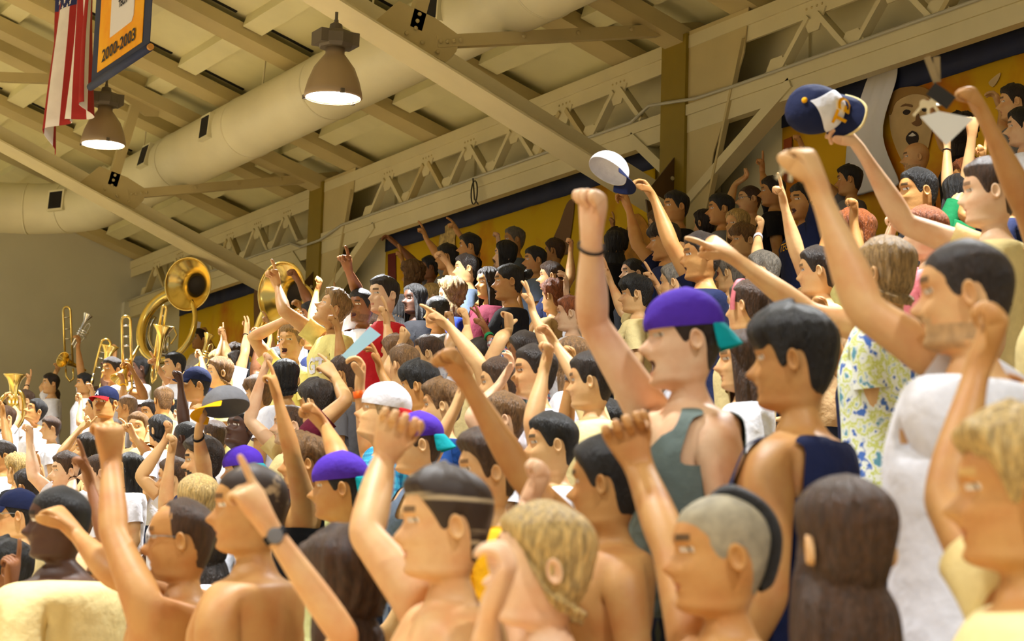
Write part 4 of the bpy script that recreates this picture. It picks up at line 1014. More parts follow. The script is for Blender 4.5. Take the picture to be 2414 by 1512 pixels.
person('blond_kid', 1755, 568, 55, 20, 'l', 'fringe:lb', 'tee:maroon', '', 'light-brown-haired child in front of the blonde woman')
person('dark_tops_r', 1660, 528, 60, -40, 'l', 'bob:dk', 'tee:navy', '', 'dark bobbed head seen from behind right of the column')
person('column_man', 1594, 488, 66, 20, 'm', 'short:black', 'tee:black', '', 'dark-haired man standing in shade at the foot of the nearer column')
person('white_cap_waver', 1655, 605, 106, 8, 'm', 'short:dk', 'polo:navy', 'R 1580,572 1543,470 c 1505,418', 'dark-haired man in a navy collar waving a white cap overhead', mouth=.5, body=-5)
person('beads', 1800, 640, 85, -20, 'l', 'short:gr', 'tee:white', 'R 1785,612 1787,556 f 1800,515', 'grey-haired fan with white beads on the wrist of a raised fist', extras=(('band', 'R', 'white', .022, 'bead_bracelet'),))
person('pink_band', 1762, 722, 118, -28, 'l', 'pony:br', 'tee:cream', '', 'brown-haired woman with a pink headband in a cream top', extras=(('headband', 'pink'),))
person('black_crop', 1500, 695, 80, -10, 'l', 'fringe:black', 'tee:cream', 'R 1470,735 1440,668 h 1425,620', 'black-haired head in front of the purple cap, hand making horns')
person('girl_face', 1492, 645, 66, 22, 'p', 'pony:black', 'tee:black', '', 'young dark-haired woman with open mouth left of the purple cap', mouth=.5, row=8)
person('grey_head', 1592, 668, 74, -20, 'l', 'short:gr', 'tee:white', 'R 1585,722 1550,675 p 1505,592', 'grizzled man right behind the purple cap pointing up left')
person('salt_pepper', 1722, 645, 62, -30, 'l', 'curly:gr', 'tee:white', 'R 1606,690 1614,612 f 1620,570', 'salt-and-pepper curly head behind the pink headband')
person('hooded', 1448, 578, 68, -85, 'm', 'long:black', 'long:black', '', 'black-clad long-haired figure seen from behind before the yellow banner', wide=.9, row=9)
# top rows, middle
person('open_mouth_mid', 1262, 614, 62, 8, 'm', 'short:black', 'tee:greyblue', '', 'black-haired man with open mouth below the yellow banner', mouth=.6, row=9)
person('brown_ear', 1300, 652, 70, -8, 'l', 'short:br', 'tee:navy', 'R 1345,655 1345,596 f 1348,562', 'brown-haired man with a small raised fist left of the tall pale forearm', row=8)
person('profile_girl', 1200, 665, 78, 4, 'm', 'bun:black', 'tee:black', 'R 1222,745 1222,700 f 1225,668', 'woman with pulled-back black hair and open mouth, black t-shirt with gold print', mouth=.35, armfat=.85, extras=(('print', 'TECH', .07, 'gold', 10, -.40),))
person('maroon_girl', 1152, 668, 66, 28, 'm', 'long:dk', 'polo:maroon', 'R 1115,742 1140,702 f 1142,668', 'dark-haired woman in a maroon collar resting a fist at her chin', armfat=.85, row=7)
person('curly_blonde', 1063, 698, 80, 2, 'p', 'longcurly:sand', 'tee:royal', '', 'woman with long light curly hair in profile and a blue top', row=7)
person('pale_blonde', 1018, 702, 60, 0, 'p', 'bob:bl', 'tee:white', '', 'pale blonde woman just left of the curly-haired one')
person('dark_crop_low', 1030, 735, 70, -40, 'm', 'buzz:black', 'tee:white', '', 'dark cropped head below the curly blonde', row=6)
person('grey_tee_prof', 1100, 634, 80, 2, 'l', 'short:dk', 'tee:greyblue', 'R 1082,672 1055,620 f 1030,592', 'dark-haired man in a grey-blue t-shirt in profile, pale fist forward', row=8)
person('pointer_back', 1108, 582, 64, -10, 'm', 'short:black', 'tee:black', 'R 1122,600 1082,552 p 1062,518', 'dark-haired man in shade pointing up before the navy banner strip')
person('shade_a', 1055, 606, 60, -20, 'm', 'short:black', 'tee:grey', 'R 1038,608 1006,566 p 996,535', 'black head in shade with a bent hand left of the pointing man')
person('grey_back', 1213, 566, 60, 6, 'm', 'short:gr', 'tee:greyblue', '', 'grey-haired man in the top row under the banner', row=10)
person('pale_fist', 1192, 600, 60, -10, 'p', 'long:black', 'tee:black', 'R 1198,632 1176,578 f 1174,542', 'long dark-haired woman with a pale fist before the yellow banner', armfat=.85)
person('yellow_back', 1308, 592, 58, -30, 'm', 'short:br', 'tee:olive', '', 'brown-haired woman in olive beside the fist, top row')
person('wavy_shade', 972, 650, 60, -30, 'm', 'longcurly:lb', 'tee:tan', 'R 985,672 950,622 p 944,572', 'person with wavy light-brown hair in shade, pale finger pointing up')
person('long_brown_arm', 1015, 632, 60, -10, 'b', 'short:black', 'tee:grey', 'R 985,628 935,576 r 905,552', 'brown-armed fan reaching far left under the navy banner strip')
person('red_polo', 905, 696, 88, 32, 'p', 'short:dk', 'polo:red', '', 'pale dark-haired man in a red polo shirt', body=15, wide=1.05)
person('white_polo', 852, 722, 80, 48, 'b', 'short:black', 'polo:white', 'R 845,690 822,640 p 812,598', 'dark-haired brown-skinned man in a white polo with open mouth', mouth=.7, beard=1)
person('dark_woman', 978, 706, 66, 35, 'd', 'long:black', 'tee:black', '', 'dark-skinned woman with long black hair behind the red polo')
person('black_mane', 945, 730, 70, -70, 'm', 'long:black', 'tee:maroon', '', 'long black hair seen from behind right of the red polo')
person('yellow_gt', 785, 728, 84, 5, 'l', 'tousled:sand', 'tee:yellow', 'R 668,732 655,678 p 640,632', 'sandy-haired man in a pale yellow logo t-shirt leaning back and pointing up', pitch=28, mouth=.8, body=15)
person('blond_front', 686, 805, 76, 58, 'l', 'short:sand', 'tee:yellow', 'R 596,796 664,760 r 700,752', 'blond man facing the camera with a bent arm, pale yellow t-shirt', mouth=.7, body=30)
person('index_mid', 935, 838, 92, -30, 'l', 'short:lb', 'tee:stripe', 'R 922,826 912,770 p 912,696', 'light-haired fan in a striped shirt whose finger points straight up before the red polo')
person('black_bob', 672, 895, 92, -88, 'm', 'bob:black', 'tee:white', '', 'straight black bob seen from behind below the yellow logo t-shirt')
person('goatee', 684, 1002, 108, 4, 'p', 'buzz:br', 'tee:cream', 'R 570,975 622,872 f 655,805', 'pale balding man with a goatee and a thick raised arm', beard=1, row=3)
person('black_tank', 716, 1092, 142, 2, 'm', 'curly:lb', 'tank:black', 'L 690,1075 655,940 p 630,850', 'curly light-haired man in a black tank top pointing up', row=2)
person('purple_two', 802, 1150, 132, -6, 'm', 'short:black', 'tee:mint', 'R 802,1085 768,1008 f 728,965', 'man in a backward purple cap and pale mint t-shirt, bent fist raised', cap=('purple', 'tealcap', False))
person('purple_three', 572, 1112, 112, -15, 'l', 'short:br', 'tee:white', '', 'purple cap mostly hidden behind the blotchy-haired man', cap=('purple', 'tealcap', False))
person('purple_four', 985, 1048, 146, 2, 'l', 'short:br', 'tank:greyblue', 'R 1005,1100 1085,940 f 1100,890', 'man in a purple cap with teal side behind a raised tan forearm', cap=('purple', 'tealcap', False))
person('gold_curly', 1152, 1112, 136, 6, 'l', 'tousled:br', 'tee:gold', '', 'wavy brown-haired man in a bright gold t-shirt')
person('dark_prof', 1302, 1048, 110, 4, 'l', 'short:black', 'tee:white', 'R 1255,1000 1282,875 f 1300,800', 'dark-haired man in profile half hidden by two raised forearms')
person('watch_arm', 1418, 1008, 112, -20, 'm', 'tousled:black', 'tee:navy', 'R 1330,1025 1352,842 f 1350,775', 'black-haired fan behind the tanned bare man, square watch on a raised wrist', extras=(('band', 'R', 'grey', .034, 'watch_strap', .5, 'black'),), row=3)
person('smiler', 1262, 878, 125, 8, 'l', 'short:dk', 'tee:white', '', 'smiling dark-haired man in white between raised arms', row=3)
person('plaid', 1240, 835, 104, -25, 'b', 'short:dk', 'long:plaid', 'R 1190,850 1150,790 v 1112,698', 'brown-skinned fan in a red and blue plaid shirt holding up two fingers', extras=(('band', 'R', 'green', .02),), row=4)
person('old_glasses', 1055, 832, 80, 5, 'l', 'short:gr', 'tee:white', '', 'grey-haired man with glasses behind the big blurred hand', extras=(('glasses',),))
person('sandy_back', 952, 862, 84, -50, 'l', 'short:lb', 'tee:white', 'R 915,872 940,818 f 965,782', 'sandy cropped head seen from behind with a bent arm and fist')
person('black_wave', 988, 912, 88, -22, 'm', 'fringe:black', 'tee:cream', 'R 948,975 898,880 o 885,815', 'man with glossy black hair in a cream t-shirt, open hand raised')
person('spiky', 1042, 958, 66, -10, 'l', 'tousled:lb', 'tee:blue', '', 'spiky light-brown hair just above a purple cap')
person('blue_check', 905, 975, 124, -5, 'l', 'short:sand', 'tee:bluecheck', 'R 872,1080 846,912 c 862,815', 'fan in a bright blue checked shirt and white cap, orange wristband, holding up a card', pitch=15, cap=('white', 'red', False), extras=(('band', 'R', mat('orange_band', (255, 110, 10), rough=.5), .032),))
person('maroon_back', 748, 950, 92, -45, 'l', 'fringe:dk', 'tee:maroon', 'L 816,945 792,892 p 762,860', 'dark brown tousled head in maroon behind the goateed man')
person('v_sign', 1350, 850, 106, -30, 'l', 'long:lb', 'tee:white', 'R 1288,812 1256,738 v 1245,660', 'long light-haired fan behind the pale forearm making a two-finger sign', row=4)
person('red_curls', 1305, 700, 66, -40, 'l', 'curly:gi', 'tee:tan', 'R 1296,790 1292,760 p 1312,705', 'red curly-haired fan with a raised thumb', row=7)
person('two_hands', 1135, 850, 105, -15, 'l', 'short:dk', 'tee:cream', 'R 1098,810 1102,772 f 1095,735;L 1180,800 1200,782 t 1198,742', 'brown-haired fan with two fists in front of the woman in black')
person('straight_arm', 1345, 740, 80, -10, 'p', 'short:gi', 'tee:white', 'R 1346,765 1335,690 r 1335,640', 'pale hand held up straight left of the tall forearm')
person('point_near', 1180, 905, 120, -10, 'l', 'short:br', 'tee:white', 'R 1112,815 1060,772 p 975,714', 'brown-haired fan in white whose big hand points at the red polo shirt')
person('near_fist', 1395, 900, 125, -15, 'l', 'short:dk', 'tee:cream', 'R 1372,905 1310,815 f 1290,780', 'dark-haired fan in cream left of the purple cap with a clenched fist')
person('mid_fist', 1010, 835, 84, -15, 'l', 'short:br', 'tee:stripe', 'R 1060,815 1066,775 f 1062,735', 'brown-haired fan in a striped shirt with a small fist before the curly blonde', row=5)
person('pale_low', 1190, 990, 118, -10, 'p', 'short:lb', 'tee:white', 'R 1110,985 1180,905 r 1200,870', 'light-brown-haired fan in white behind the tanned forearm', row=3)
person('arm_right_a', 2050, 760, 138, -15, 'm', 'short:br', 'tee:navy', 'R 1985,880 1950,755 f 1938,690', 'tanned fist between the navy tank top and the white t-shirt man', row=4)
person('arm_right_b', 1930, 640, 120, -10, 'l', 'short:dk', 'tee:tan', 'R 1880,600 1850,490 p 1826,372', 'dark-haired fan whose pointing hand rises below the navy cap')
# left part, middle rows
person('beard_dark', 478, 1088, 108, 0, 'l', 'tousled:dk', 'tee:navy', 'L 482,1112 466,1020 c 490,965;R 388,1205 402,1075 f 415,1015', 'bearded dark-haired man holding up a grey and gold cap', beard=2, extras=(('band', 'L', 'black', .012),))
person('back_elbow', 412, 1130, 85, -20, 'l', 'short:br', 'tee:white', 'R 330,1125 390,1040 f 402,1000', 'fan with a sharply bent pale arm left of the bearded man')
person('smiling_dark', 565, 1012, 74, 48, 'd', 'buzz:black', 'tee:white', '', 'dark-skinned man looking up from under the held cap', pitch=15)
person('yellow_back_l', 506, 1030, 72, -50, 'l', 'short:br', 'tee:yellow', '', 'brown head in a yellow shirt seen from behind under the held cap')
person('clip_blonde', 466, 1190, 88, -80, 'l', 'bob:bl', 'tee:white', '', 'blonde bobbed head seen from behind above a white logo t-shirt')
person('dark_pony', 490, 1285, 105, -60, 'l', 'long:dk', 'tee:white', '', 'long dark ponytail hanging behind the balding bare-chested man')
person('brave_cap', 250, 950, 64, 48, 'm', 'short:dk', 'tank:tan', '', 'man in a navy cap with a red brim and white letter', cap=('navy', 'red', True), row=None)
person('crop_dark_a', 355, 975, 60, 32, 'm', 'short:dk', 'tee:navy', '', 'short dark-haired man with heavy brows right of the red-brimmed cap')
person('crop_dark_b', 408, 972, 66, 5, 'p', 'short:black', 'tee:navy', '', 'pale black-haired man in profile beside a dark raised arm', row=5)
person('smile_front', 325, 1008, 62, 68, 'l', 'short:lb', 'tee:tan', 'L 350,1072 315,1028 p 288,965', 'smiling light-haired man facing the camera in a tan t-shirt')
person('dark_back_l', 376, 1016, 60, -50, 'l', 'bob:black', 'tee:white', '', 'black-haired head seen from behind beside the smiling man', row=4)
person('navy_cap_far', 462, 908, 72, 5, 'm', 'short:black', 'tee:white', '', 'man with a dark navy cap left of the bobbed woman', cap=('navy', 'navy', True), row=4)
person('bob_woman', 518, 880, 70, 8, 'l', 'bob:lb', 'tee:yellow', '', 'light-brown bobbed woman in profile with a yellow top', row=5)
person('black_hair_far', 412, 862, 62, 12, 'l', 'short:black', 'tee:white', 'R 418,930 374,872 p 345,822', 'black-haired man in front of the sousaphone pointing up left')
person('dark_arm', 440, 1035, 70, -40, 'd', 'buzz:black', 'tee:white', 'R 432,990 426,915 f 424,868', 'dark raised arm and fist in front of the black-haired man')
person('white_far_left', 85, 970, 50, 15, 'm', 'short:black', 'tee:white', '', 'black-haired man in white leaning his head back at far left', pitch=20)
person('shades_girl', 208, 1060, 66, 5, 'l', 'long:dk', 'tee:cream', 'R 142,1072 188,1012 p 228,982', 'long dark-haired woman with a sharply bent pointing arm at left', armfat=.85)
person('pink_prof', 158, 1112, 76, 8, 'p', 'short:br', 'tee:white', 'R 80,1125 70,1045 f 70,1010', 'brown-haired pink-faced man in profile, far left, arm straight up')
person('pink_two', 232, 1115, 66, 0, 'p', 'buzz:br', 'tee:white', 'R 166,1170 172,1130 f 182,1095', 'close-cropped pink-faced man beside a braceleted fist', extras=(('band', 'R', 'black', .006),))
person('dark_girl_l', 306, 1108, 58, 10, 'l', 'long:black', 'tee:white', '', 'black-haired woman in white behind the long raised forearm')
person('blond_far', 40, 1108, 70, -50, 'l', 'curly:bl', 'tee:black', '', 'curly blond head at the left edge')
person('dark_far', 62, 1150, 72, -40, 'l', 'short:dk', 'tee:tan', 'R 106,1165 100,1130 p 92,1068', 'dark-haired head at far left with one finger raised')
person('tan_left', 8, 1075, 66, 0, 'm', 'short:dk', 'tee:white', 'R 20,1045 8,985 r 4,955', 'tanned arm reaching up at the far left edge')
person('left_white', 120, 1010, 54, 0, 'l', 'short:br', 'tee:white', 'R 96,1085 108,1035 p 138,1005', 'brown-haired fan in white with a pointing hand above the elbowed arm')
person('royal_cap', 262, 1015, 58, -30, 'l', 'short:br', 'tee:royal', 'R 226,975 218,925 f 212,900', 'person in a royal blue top behind the red-brimmed cap')
person('tan_wrist', 300, 960, 58, -30, 'm', 'buzz:lb', 'tee:white', 'R 292,950 290,908 f 288,880', 'light cropped head with a yellow wristband on a raised fist', extras=(('band', 'R', 'gold', .02),))
person('brown_round', 385, 945, 58, -70, 'm', 'short:lb', 'tee:tan', '', 'round light-brown head seen from behind between the dark arm and red brim')
person('arm_far_a', 470, 1000, 62, -20, 'l', 'short:dk', 'tee:yellow', 'R 575,915 553,862 p 532,808', 'dark head with a long arm pointing up before the yellow banner')
person('arm_far_b', 560, 860, 62, -10, 'l', 'short:dk', 'tee:white', 'R 536,840 530,805 f 526,778;L 578,830 580,790 h 584,755', 'dark-haired fan with two raised hands and a black wristband before the banner', extras=(('band', 'L', 'black', .010),))
person('fist_far', 742, 790, 66, -15, 'm', 'short:dk', 'tee:navy', 'R 735,742 746,690 f 762,650', 'dark-haired fan with a fist up beside the farther column')
person('bell_arm', 735, 745, 60, 0, 'b', 'short:black', 'tee:white', 'R 728,710 704,664 f 688,640', 'brown arm raised in front of the second sousaphone bell')
person('point_mid', 812, 885, 80, -30, 'm', 'short:br', 'tee:grey', 'R 806,868 798,785 p 786,728', 'fan with a tanned hand pointing up across the yellow logo t-shirt')
person('brown_point', 610, 930, 72, -20, 'l', 'fringe:lb', 'tee:cream', '', 'light-brown head hidden behind the thick pale arm')
# the band at the end of the hall
BANDG = 'white-shirted players of the band'
person('tuba_player', 470, 800, 46, 30, 'm', 'short:dk', 'tee:white', 'R 505,835 488,795 f 478,775', 'band player in white behind the shining sousaphone bell', group=BANDG)
person('tuba_player_two', 700, 760, 56, 20, 'm', 'short:black', 'tee:white', 'L 732,770 716,735 c 706,715', 'band player in white under the second sousaphone bell', group=BANDG)
person('trombonist_a', 265, 872, 54, 30, 'm', 'short:dk', 'tee:white', 'L 340,935 315,880 c 302,860', 'dark-haired trombonist in white holding the upright middle slide', group=BANDG)
person('trombonist_b', 330, 868, 48, 0, 'd', 'short:black', 'tee:white', 'R 232,915 240,885 c 248,872', 'dark-skinned band player in white beside the upright slide', group=BANDG)
person('trombonist_c', 120, 905, 46, 10, 'l', 'short:dk', 'tee:white', 'R 100,915 128,885 c 140,860', 'trombonist in white holding up the tallest trombone', group=BANDG)
person('trumpeter', 200, 905, 46, 10, 'm', 'short:black', 'tee:white', 'R 190,865 183,815 c 188,790', 'band player in white lifting a silver trumpet', group=BANDG)
person('baritone_player', 15, 985, 48, 10, 'l', 'short:br', 'tee:white', 'R 42,985 30,955 c 28,940', 'band player in white raising a brass baritone horn', group=BANDG)
person('far_finger', 60, 945, 46, 0, 'l', 'short:br', 'tee:white', 'R 52,948 64,908 p 72,880', 'far band member in white with a finger up', group=BANDG, extras=(('band', 'R', 'black', .008),))
person('sousa_helper', 450, 890, 50, 0, 'm', 'short:dk', 'tee:white', 'R 440,885 462,866 f 482,855', 'band player in white with a bent arm below the sousaphone', group=BANDG)

# ------------------------------------------------------------------ the rest of the crowd: people standing in the gaps the list above leaves
NICK = {'red_polo': 'red polo man', 'white_polo': 'white polo man', 'yellow_gt': 'man in the yellow logo shirt', 'blond_front': 'blond man facing the camera', 'goatee': 'goateed man', 'black_tank': 'black tank top',
        'purple_two': 'mint-shirted purple cap', 'purple_four': 'purple cap behind the tan forearm', 'gold_curly': 'gold-shirted wavy-haired man', 'purple_cap_big': 'big purple cap', 'navy_tank': 'navy tank top', 'hawaii': 'floral shirt',
        'cap_waver': 'man waving the navy cap', 'white_tee_big': 'big man in white with keys', 'green_tee': 'woman in green', 'bald_top': 'bald man', 'tech_tee': 'navy lettered t-shirt', 'glasses_back': 'arm-raising man in glasses',
        'white_cap_waver': 'man waving the white cap', 'pink_band': 'pink headband', 'hooded': 'black-clad back view', 'open_mouth_mid': 'open-mouthed man under the banner', 'profile_girl': 'woman in the black gold-print shirt', 'maroon_girl': 'woman in maroon',
        'curly_blonde': 'long-curled blonde', 'grey_tee_prof': 'grey-blue t-shirt in profile', 'grey_back': 'grey-haired top-row man', 'plaid': 'plaid shirt', 'blue_check': 'blue checked shirt', 'black_bob': 'black bob', 'bob_woman': 'bobbed woman in yellow',
        'brave_cap': 'red-brimmed cap', 'smile_front': 'smiling man facing the camera', 'beard_dark': 'bearded man with the held cap', 'dark_arm': 'dark raised arm', 'shades_girl': 'woman with the bent pointing arm', 'pink_prof': 'pink-faced man in profile', 'white_far_left': 'man leaning his head back',
        'baritone_player': 'baritone horn', 'trumpeter': 'silver trumpet', 'trombonist_c': 'tallest trombone', 'trombonist_a': 'upright middle trombone', 'big_man': 'large shaven-headed man', 'navy_cap': 'navy cap at the left edge', 'column_man': 'man by the nearer column', 'salt_pepper': 'salt-and-pepper curls', 'old_glasses': 'grey-haired man in glasses', 'arm_far_b': 'two hands before the far banner', 'blond_far': 'curly blond head at the left edge', 'dark_prof': 'man between two raised forearms'}
HN = {'black': 'black-haired', 'dk': 'dark-haired', 'br': 'brown-haired', 'lb': 'light-brown-haired', 'bl': 'blond', 'gi': 'ginger', 'sand': 'sandy-haired'}
KEEP = [((2080, 950), 6.5), ((2060, 900), 6.5), ((1165, 1290), 8), ((740, 830), 13), ((950, 750), 13), ((1445, 600), 15), ((840, 780), 14), ((1190, 760), 15)]
def fill(seed=3):
    rg = random.Random(seed); main = dict(PEOPLE); n = 0; used = set(); wr = []
    for k in main.values():
        for sd in 'LR':
            if k.arm[sd]['g'] != 'r': wr.append((proj(k.arm[sd]['W']), depth(k.arm[sd]['W']), k.hh)); wr.append((proj(k.arm[sd]['W'] + k.arm[sd]['d'] * .1), depth(k.arm[sd]['W']), k.hh))
    for row in range(10, -1, -1):
        y = 2.6 + rg.random() * .4
        while y < (28 if row < 8 else 19.5):
            y += rg.uniform(.26, .40)
            X = ROWX[row] + rg.uniform(-.12, .12); st = rg.uniform(1.60, 1.80); p = np.array([X, y, ROWZ[row] + st - .1175])
            if min(math.hypot(q[0] - p[0], q[1] - p[1]) for q in PLACED) < .47: continue
            hx, hy = proj(p); d = depth(p); hh = F * .235 / d
            if not (-60 < hx < 2470 and hy < 1600): continue
            bad = False
            for b in main.values():
                bx, by = proj(b.hc); db = depth(b.hc)
                if db > d - .1 and abs(bx - hx) < .55 * hh + .42 * b.hh and by > hy - .6 * hh - .45 * b.hh and by < hy + 5 * hh: bad = True; break
            if bad: continue
            for (wx, wy), dw, wh in wr:
                if dw > d and abs(wx - hx) < .5 * hh + .2 * wh and hy - .6 * hh - .25 * wh < wy < hy + 3 * hh: bad = True; break
            for (wx, wy), dw in KEEP:
                if dw > d and abs(wx - hx) < .9 * hh and hy - .6 * hh < wy < hy + 6 * hh: bad = True; break
            if bad: continue
            skin = rg.choice('llllpmmmbd'); col = rg.choice(['black', 'dk', 'dk', 'br', 'br', 'lb', 'bl', 'sand', 'gi']) if skin not in 'bd' else 'black'
            fem = rg.random() < .3; sty = rg.choice(['long', 'bob', 'pony', 'longcurly']) if fem else rg.choice(['short', 'short', 'tousled', 'fringe', 'buzz', 'curly', 'flat'])
            tc = rg.choice(['white', 'white', 'white', 'cream', 'cream', 'yellow', 'gold', 'navy', 'navy', 'tan', 'grey', 'greyblue', 'black']); arms = ''
            g = rg.random(); act = 'arms down'
            if g < .55:
                ge = rg.choice('ffppfq'); ex, ey = hx - rg.uniform(.5, 1.1) * hh, hy + rg.uniform(-.1, .7) * hh; wx_, wy_ = ex + rg.uniform(-.35, .35) * hh, ey - rg.uniform(.75, 1.1) * hh
                arms = 'R %.0f,%.0f %.0f,%.0f %s' % (ex, ey, wx_, wy_, ge); act = {'f': 'fist raised', 'p': 'finger raised', 'q': 'hand raised'}[ge]
            order = sorted(NICK, key=lambda q: math.hypot(proj(main[q].hc)[0] - hx, proj(main[q].hc)[1] - hy))
            for near in order:
                nx, ny = proj(main[near].hc); rel = ('left of' if hx < nx else 'right of') if abs(hx - nx) > abs(hy - ny) else ('above' if hy < ny else 'below')
                lab = '%s %s in %s%s, %s the %s' % (HN[col], 'woman' if fem else 'fan', tc if tc != 'greyblue' else 'grey-blue', ', ' + act if act != 'arms down' else '', rel, NICK[near])
                if lab not in used: break
            used.add(lab); n += 1
            PLACED_BACK = list(PLACED)
            person('fill%d' % n, hx, hy, hh, rg.uniform(-35, 22), skin, sty + ':' + col, 'tee:' + tc, arms, lab, row=row, mouth=rg.choice([0, 0, .4, .7]), armfat=.85 if fem else rg.uniform(.92, 1.05), pitch=rg.uniform(-5, 12))
    return n
N_FILL = fill()
# ------------------------------------------------------------------ banners on the wall behind the stand
navy = mat('banner_navy', (28, 36, 66), rough=.7, var=.12, scale=6); 
yell = mat('banner_print_gold', (238, 196, 24), rough=.65, rgb2=(220, 120, 14), scale=1.1, lo=.30, hi=.46)
yell2 = mat('banner_print_orange', (238, 186, 24), rough=.65, rgb2=(214, 118, 14), scale=1.6, lo=.36, hi=.56)
XB = XW - .05
def wall_banner(ya, yb, zlo, pm, label):
    root = empty('wall_banner', (XB, (ya + yb) / 2, zlo), label, 'banner', 'banners along the back wall')
    n = 60; 
    def sheet(z0, z1, amp, dx, name, mm):
        vs = []; fs = []
        for i in range(n + 1):
            y = ya + (yb - ya) * i / n
            for z, a in ((z0, 1.0), ((z0 + z1) / 2, .8), (z1, .35)): vs.append((XB + dx + amp * a * math.sin(i * .9 + 2 * math.sin(i * .31)) - .004, y, z))
        for i in range(n):
            for k in range(2): fs.append((i * 3 + k, i * 3 + k + 1, (i + 1) * 3 + k + 1, (i + 1) * 3 + k))
        return link(name, [np.array(v) - np.array(root.location) for v in vs], fs, mm, root, True, solid=.006)
    sheet(zlo, 5.78, .008, 0, 'printed_panel', pm); sheet(5.76, 6.0, .012, -.010, 'navy_strip', navy)
    return root
yR0, yR1 = onX(1846, 300, XB)[1], 3.0
bR = wall_banner(yR1, yR0, 3.9, yell2, 'gold and orange printed banner with a large portrait at right')
yM0, yM1 = onX(912, 560, XB)[1], onX(1545, 420, XB)[1]
bM = wall_banner(yM1, yM0, 3.6, yell, 'gold printed banner with navy strip in the middle bay')
yL0, yL1 = onX(425, 740, XB)[1], onX(722, 640, XB)[1]
bL = wall_banner(yL1, yL0, 3.9, yell, 'gold printed banner behind the sousaphones')
def flat(root, name, pts, mm, dx=.02, smooth_n=0, t=.004):
    q = [onX(x, y, XB - dx) for x, y in pts]
    if smooth_n:
        out = []; k = len(q)
        for i in range(k):
            p0, p1, p2, p3 = q[i - 1], q[i], q[(i + 1) % k], q[(i + 2) % k]
            for u in np.linspace(0, 1, smooth_n, endpoint=False): out.append(.5 * ((2 * p1) + (-p0 + p2) * u + (2 * p0 - 5 * p1 + 4 * p2 - p3) * u * u + (-p0 + 3 * p1 - 3 * p2 + p3) * u ** 3))
        q = out
    m = MB(); m.plate(q, (1, 0, 0), t); return m.build(name, mm, root)
flesh = mat('print_flesh', (206, 176, 120), rough=.65, var=.12, scale=5); fl2 = mat('print_flesh_shade', (120, 84, 44), rough=.65); pdark = mat('print_dark', (40, 26, 18), rough=.65); pwhite = mat('print_white', (220, 214, 200), rough=.65)
flat(bR, 'printed_face', [(2098, 235), (2130, 215), (2165, 214), (2190, 228), (2200, 275), (2192, 330), (2180, 372), (2160, 400), (2135, 392), (2112, 350), (2098, 300)], flesh, .022, 4)
flat(bR, 'printed_hair', [(2092, 262), (2096, 228), (2120, 208), (2168, 204), (2196, 218), (2200, 246), (2186, 228), (2150, 222), (2112, 240), (2100, 270)], mat('print_hair', (150, 112, 50), rough=.65), .028, 3)
flat(bR, 'printed_eye', [(2128, 264), (2136, 258), (2146, 262), (2140, 270), (2131, 270)], pdark, .029, 2)
flat(bR, 'printed_eye', [(2172, 256), (2180, 251), (2188, 254), (2184, 262), (2176, 263)], pdark, .029, 2)
flat(bR, 'printed_eyebrow', [(2122, 252), (2134, 244), (2150, 248), (2149, 253), (2135, 250)], fl2, .029, 2)
flat(bR, 'printed_nose', [(2160, 258), (2168, 278), (2172, 292), (2160, 298), (2148, 290), (2158, 284)], fl2, .029, 2)
flat(bR, 'printed_mouth', [(2136, 322), (2150, 308), (2164, 318), (2162, 336), (2148, 344), (2137, 334)], pdark, .029, 2)
flat(bR, 'printed_teeth', [(2141, 321), (2151, 313), (2159, 319), (2150, 322)], pwhite, .034)
flat(bR, 'printed_hands', [(2330, 195), (2345, 180), (2358, 172), (2352, 190), (2340, 205)], flesh, .022, 3)
flat(bM, 'printed_arm', [(1296, 590), (1318, 530), (1336, 480), (1352, 470), (1352, 500), (1344, 560), (1336, 600)], fl2, .022, 3)
flat(bM, 'printed_figure', [(1035, 590), (1040, 548), (1058, 528), (1074, 540), (1072, 575), (1084, 620), (1060, 640)], mat('print_pale', (186, 160, 96), rough=.65, var=.4, scale=20), .022, 3)
flat(bM, 'printed_figure', [(1462, 640), (1470, 560), (1496, 505), (1520, 520), (1534, 560), (1530, 640)], mat('print_amber', (206, 140, 30), rough=.65, var=.3, scale=9), .022, 3)
flat(bM, 'printed_red_edge', [(914, 600), (914, 690), (934, 690), (932, 596)], mat('print_red', (96, 22, 16), rough=.65), .022)
flat(bR, 'printed_red_edge', [(1847, 330), (1847, 430), (1866, 430), (1866, 322)], mat('print_rust', (150, 70, 20), rough=.65), .022)
flat(bL, 'printed_figure', [(598, 700), (606, 670), (622, 690), (620, 790), (602, 800)], fl2, .022, 3)
# white cloth hung over the right banner
m = MB(); L_ = [(2046, 178), (2040, 215), (2022, 262), (2004, 300), (1990, 345), (1986, 420), (1992, 470)]; R_ = [(2118, 152), (2110, 190), (2096, 240), (2082, 300), (2090, 345), (2104, 390), (2125, 440)]
vs = []; nn = 9
for (a, b) in zip(L_, R_):
    for k in range(nn):
        u = k / (nn - 1); p = onX(a[0] + (b[0] - a[0]) * u, a[1] + (b[1] - a[1]) * u, XB - (.07 if a[1] > 180 else .025)); vs.append(p + np.array([(.028 if a[1] > 180 else .004) * math.sin(k * 2.1 + a[1] * .02), 0, 0]))
fs = [(r * nn + k, r * nn + k + 1, (r + 1) * nn + k + 1, (r + 1) * nn + k) for r in range(len(L_) - 1) for k in range(nn - 1)]
loc = np.mean(vs, 0); tag(link('white_drape', [v - loc for v in vs], fs, mat('drape_cloth', (226, 224, 222), rough=.85), None, True, loc=loc, sub=1, solid=.006), 'white cloth twisted down over the portrait banner', 'cloth')

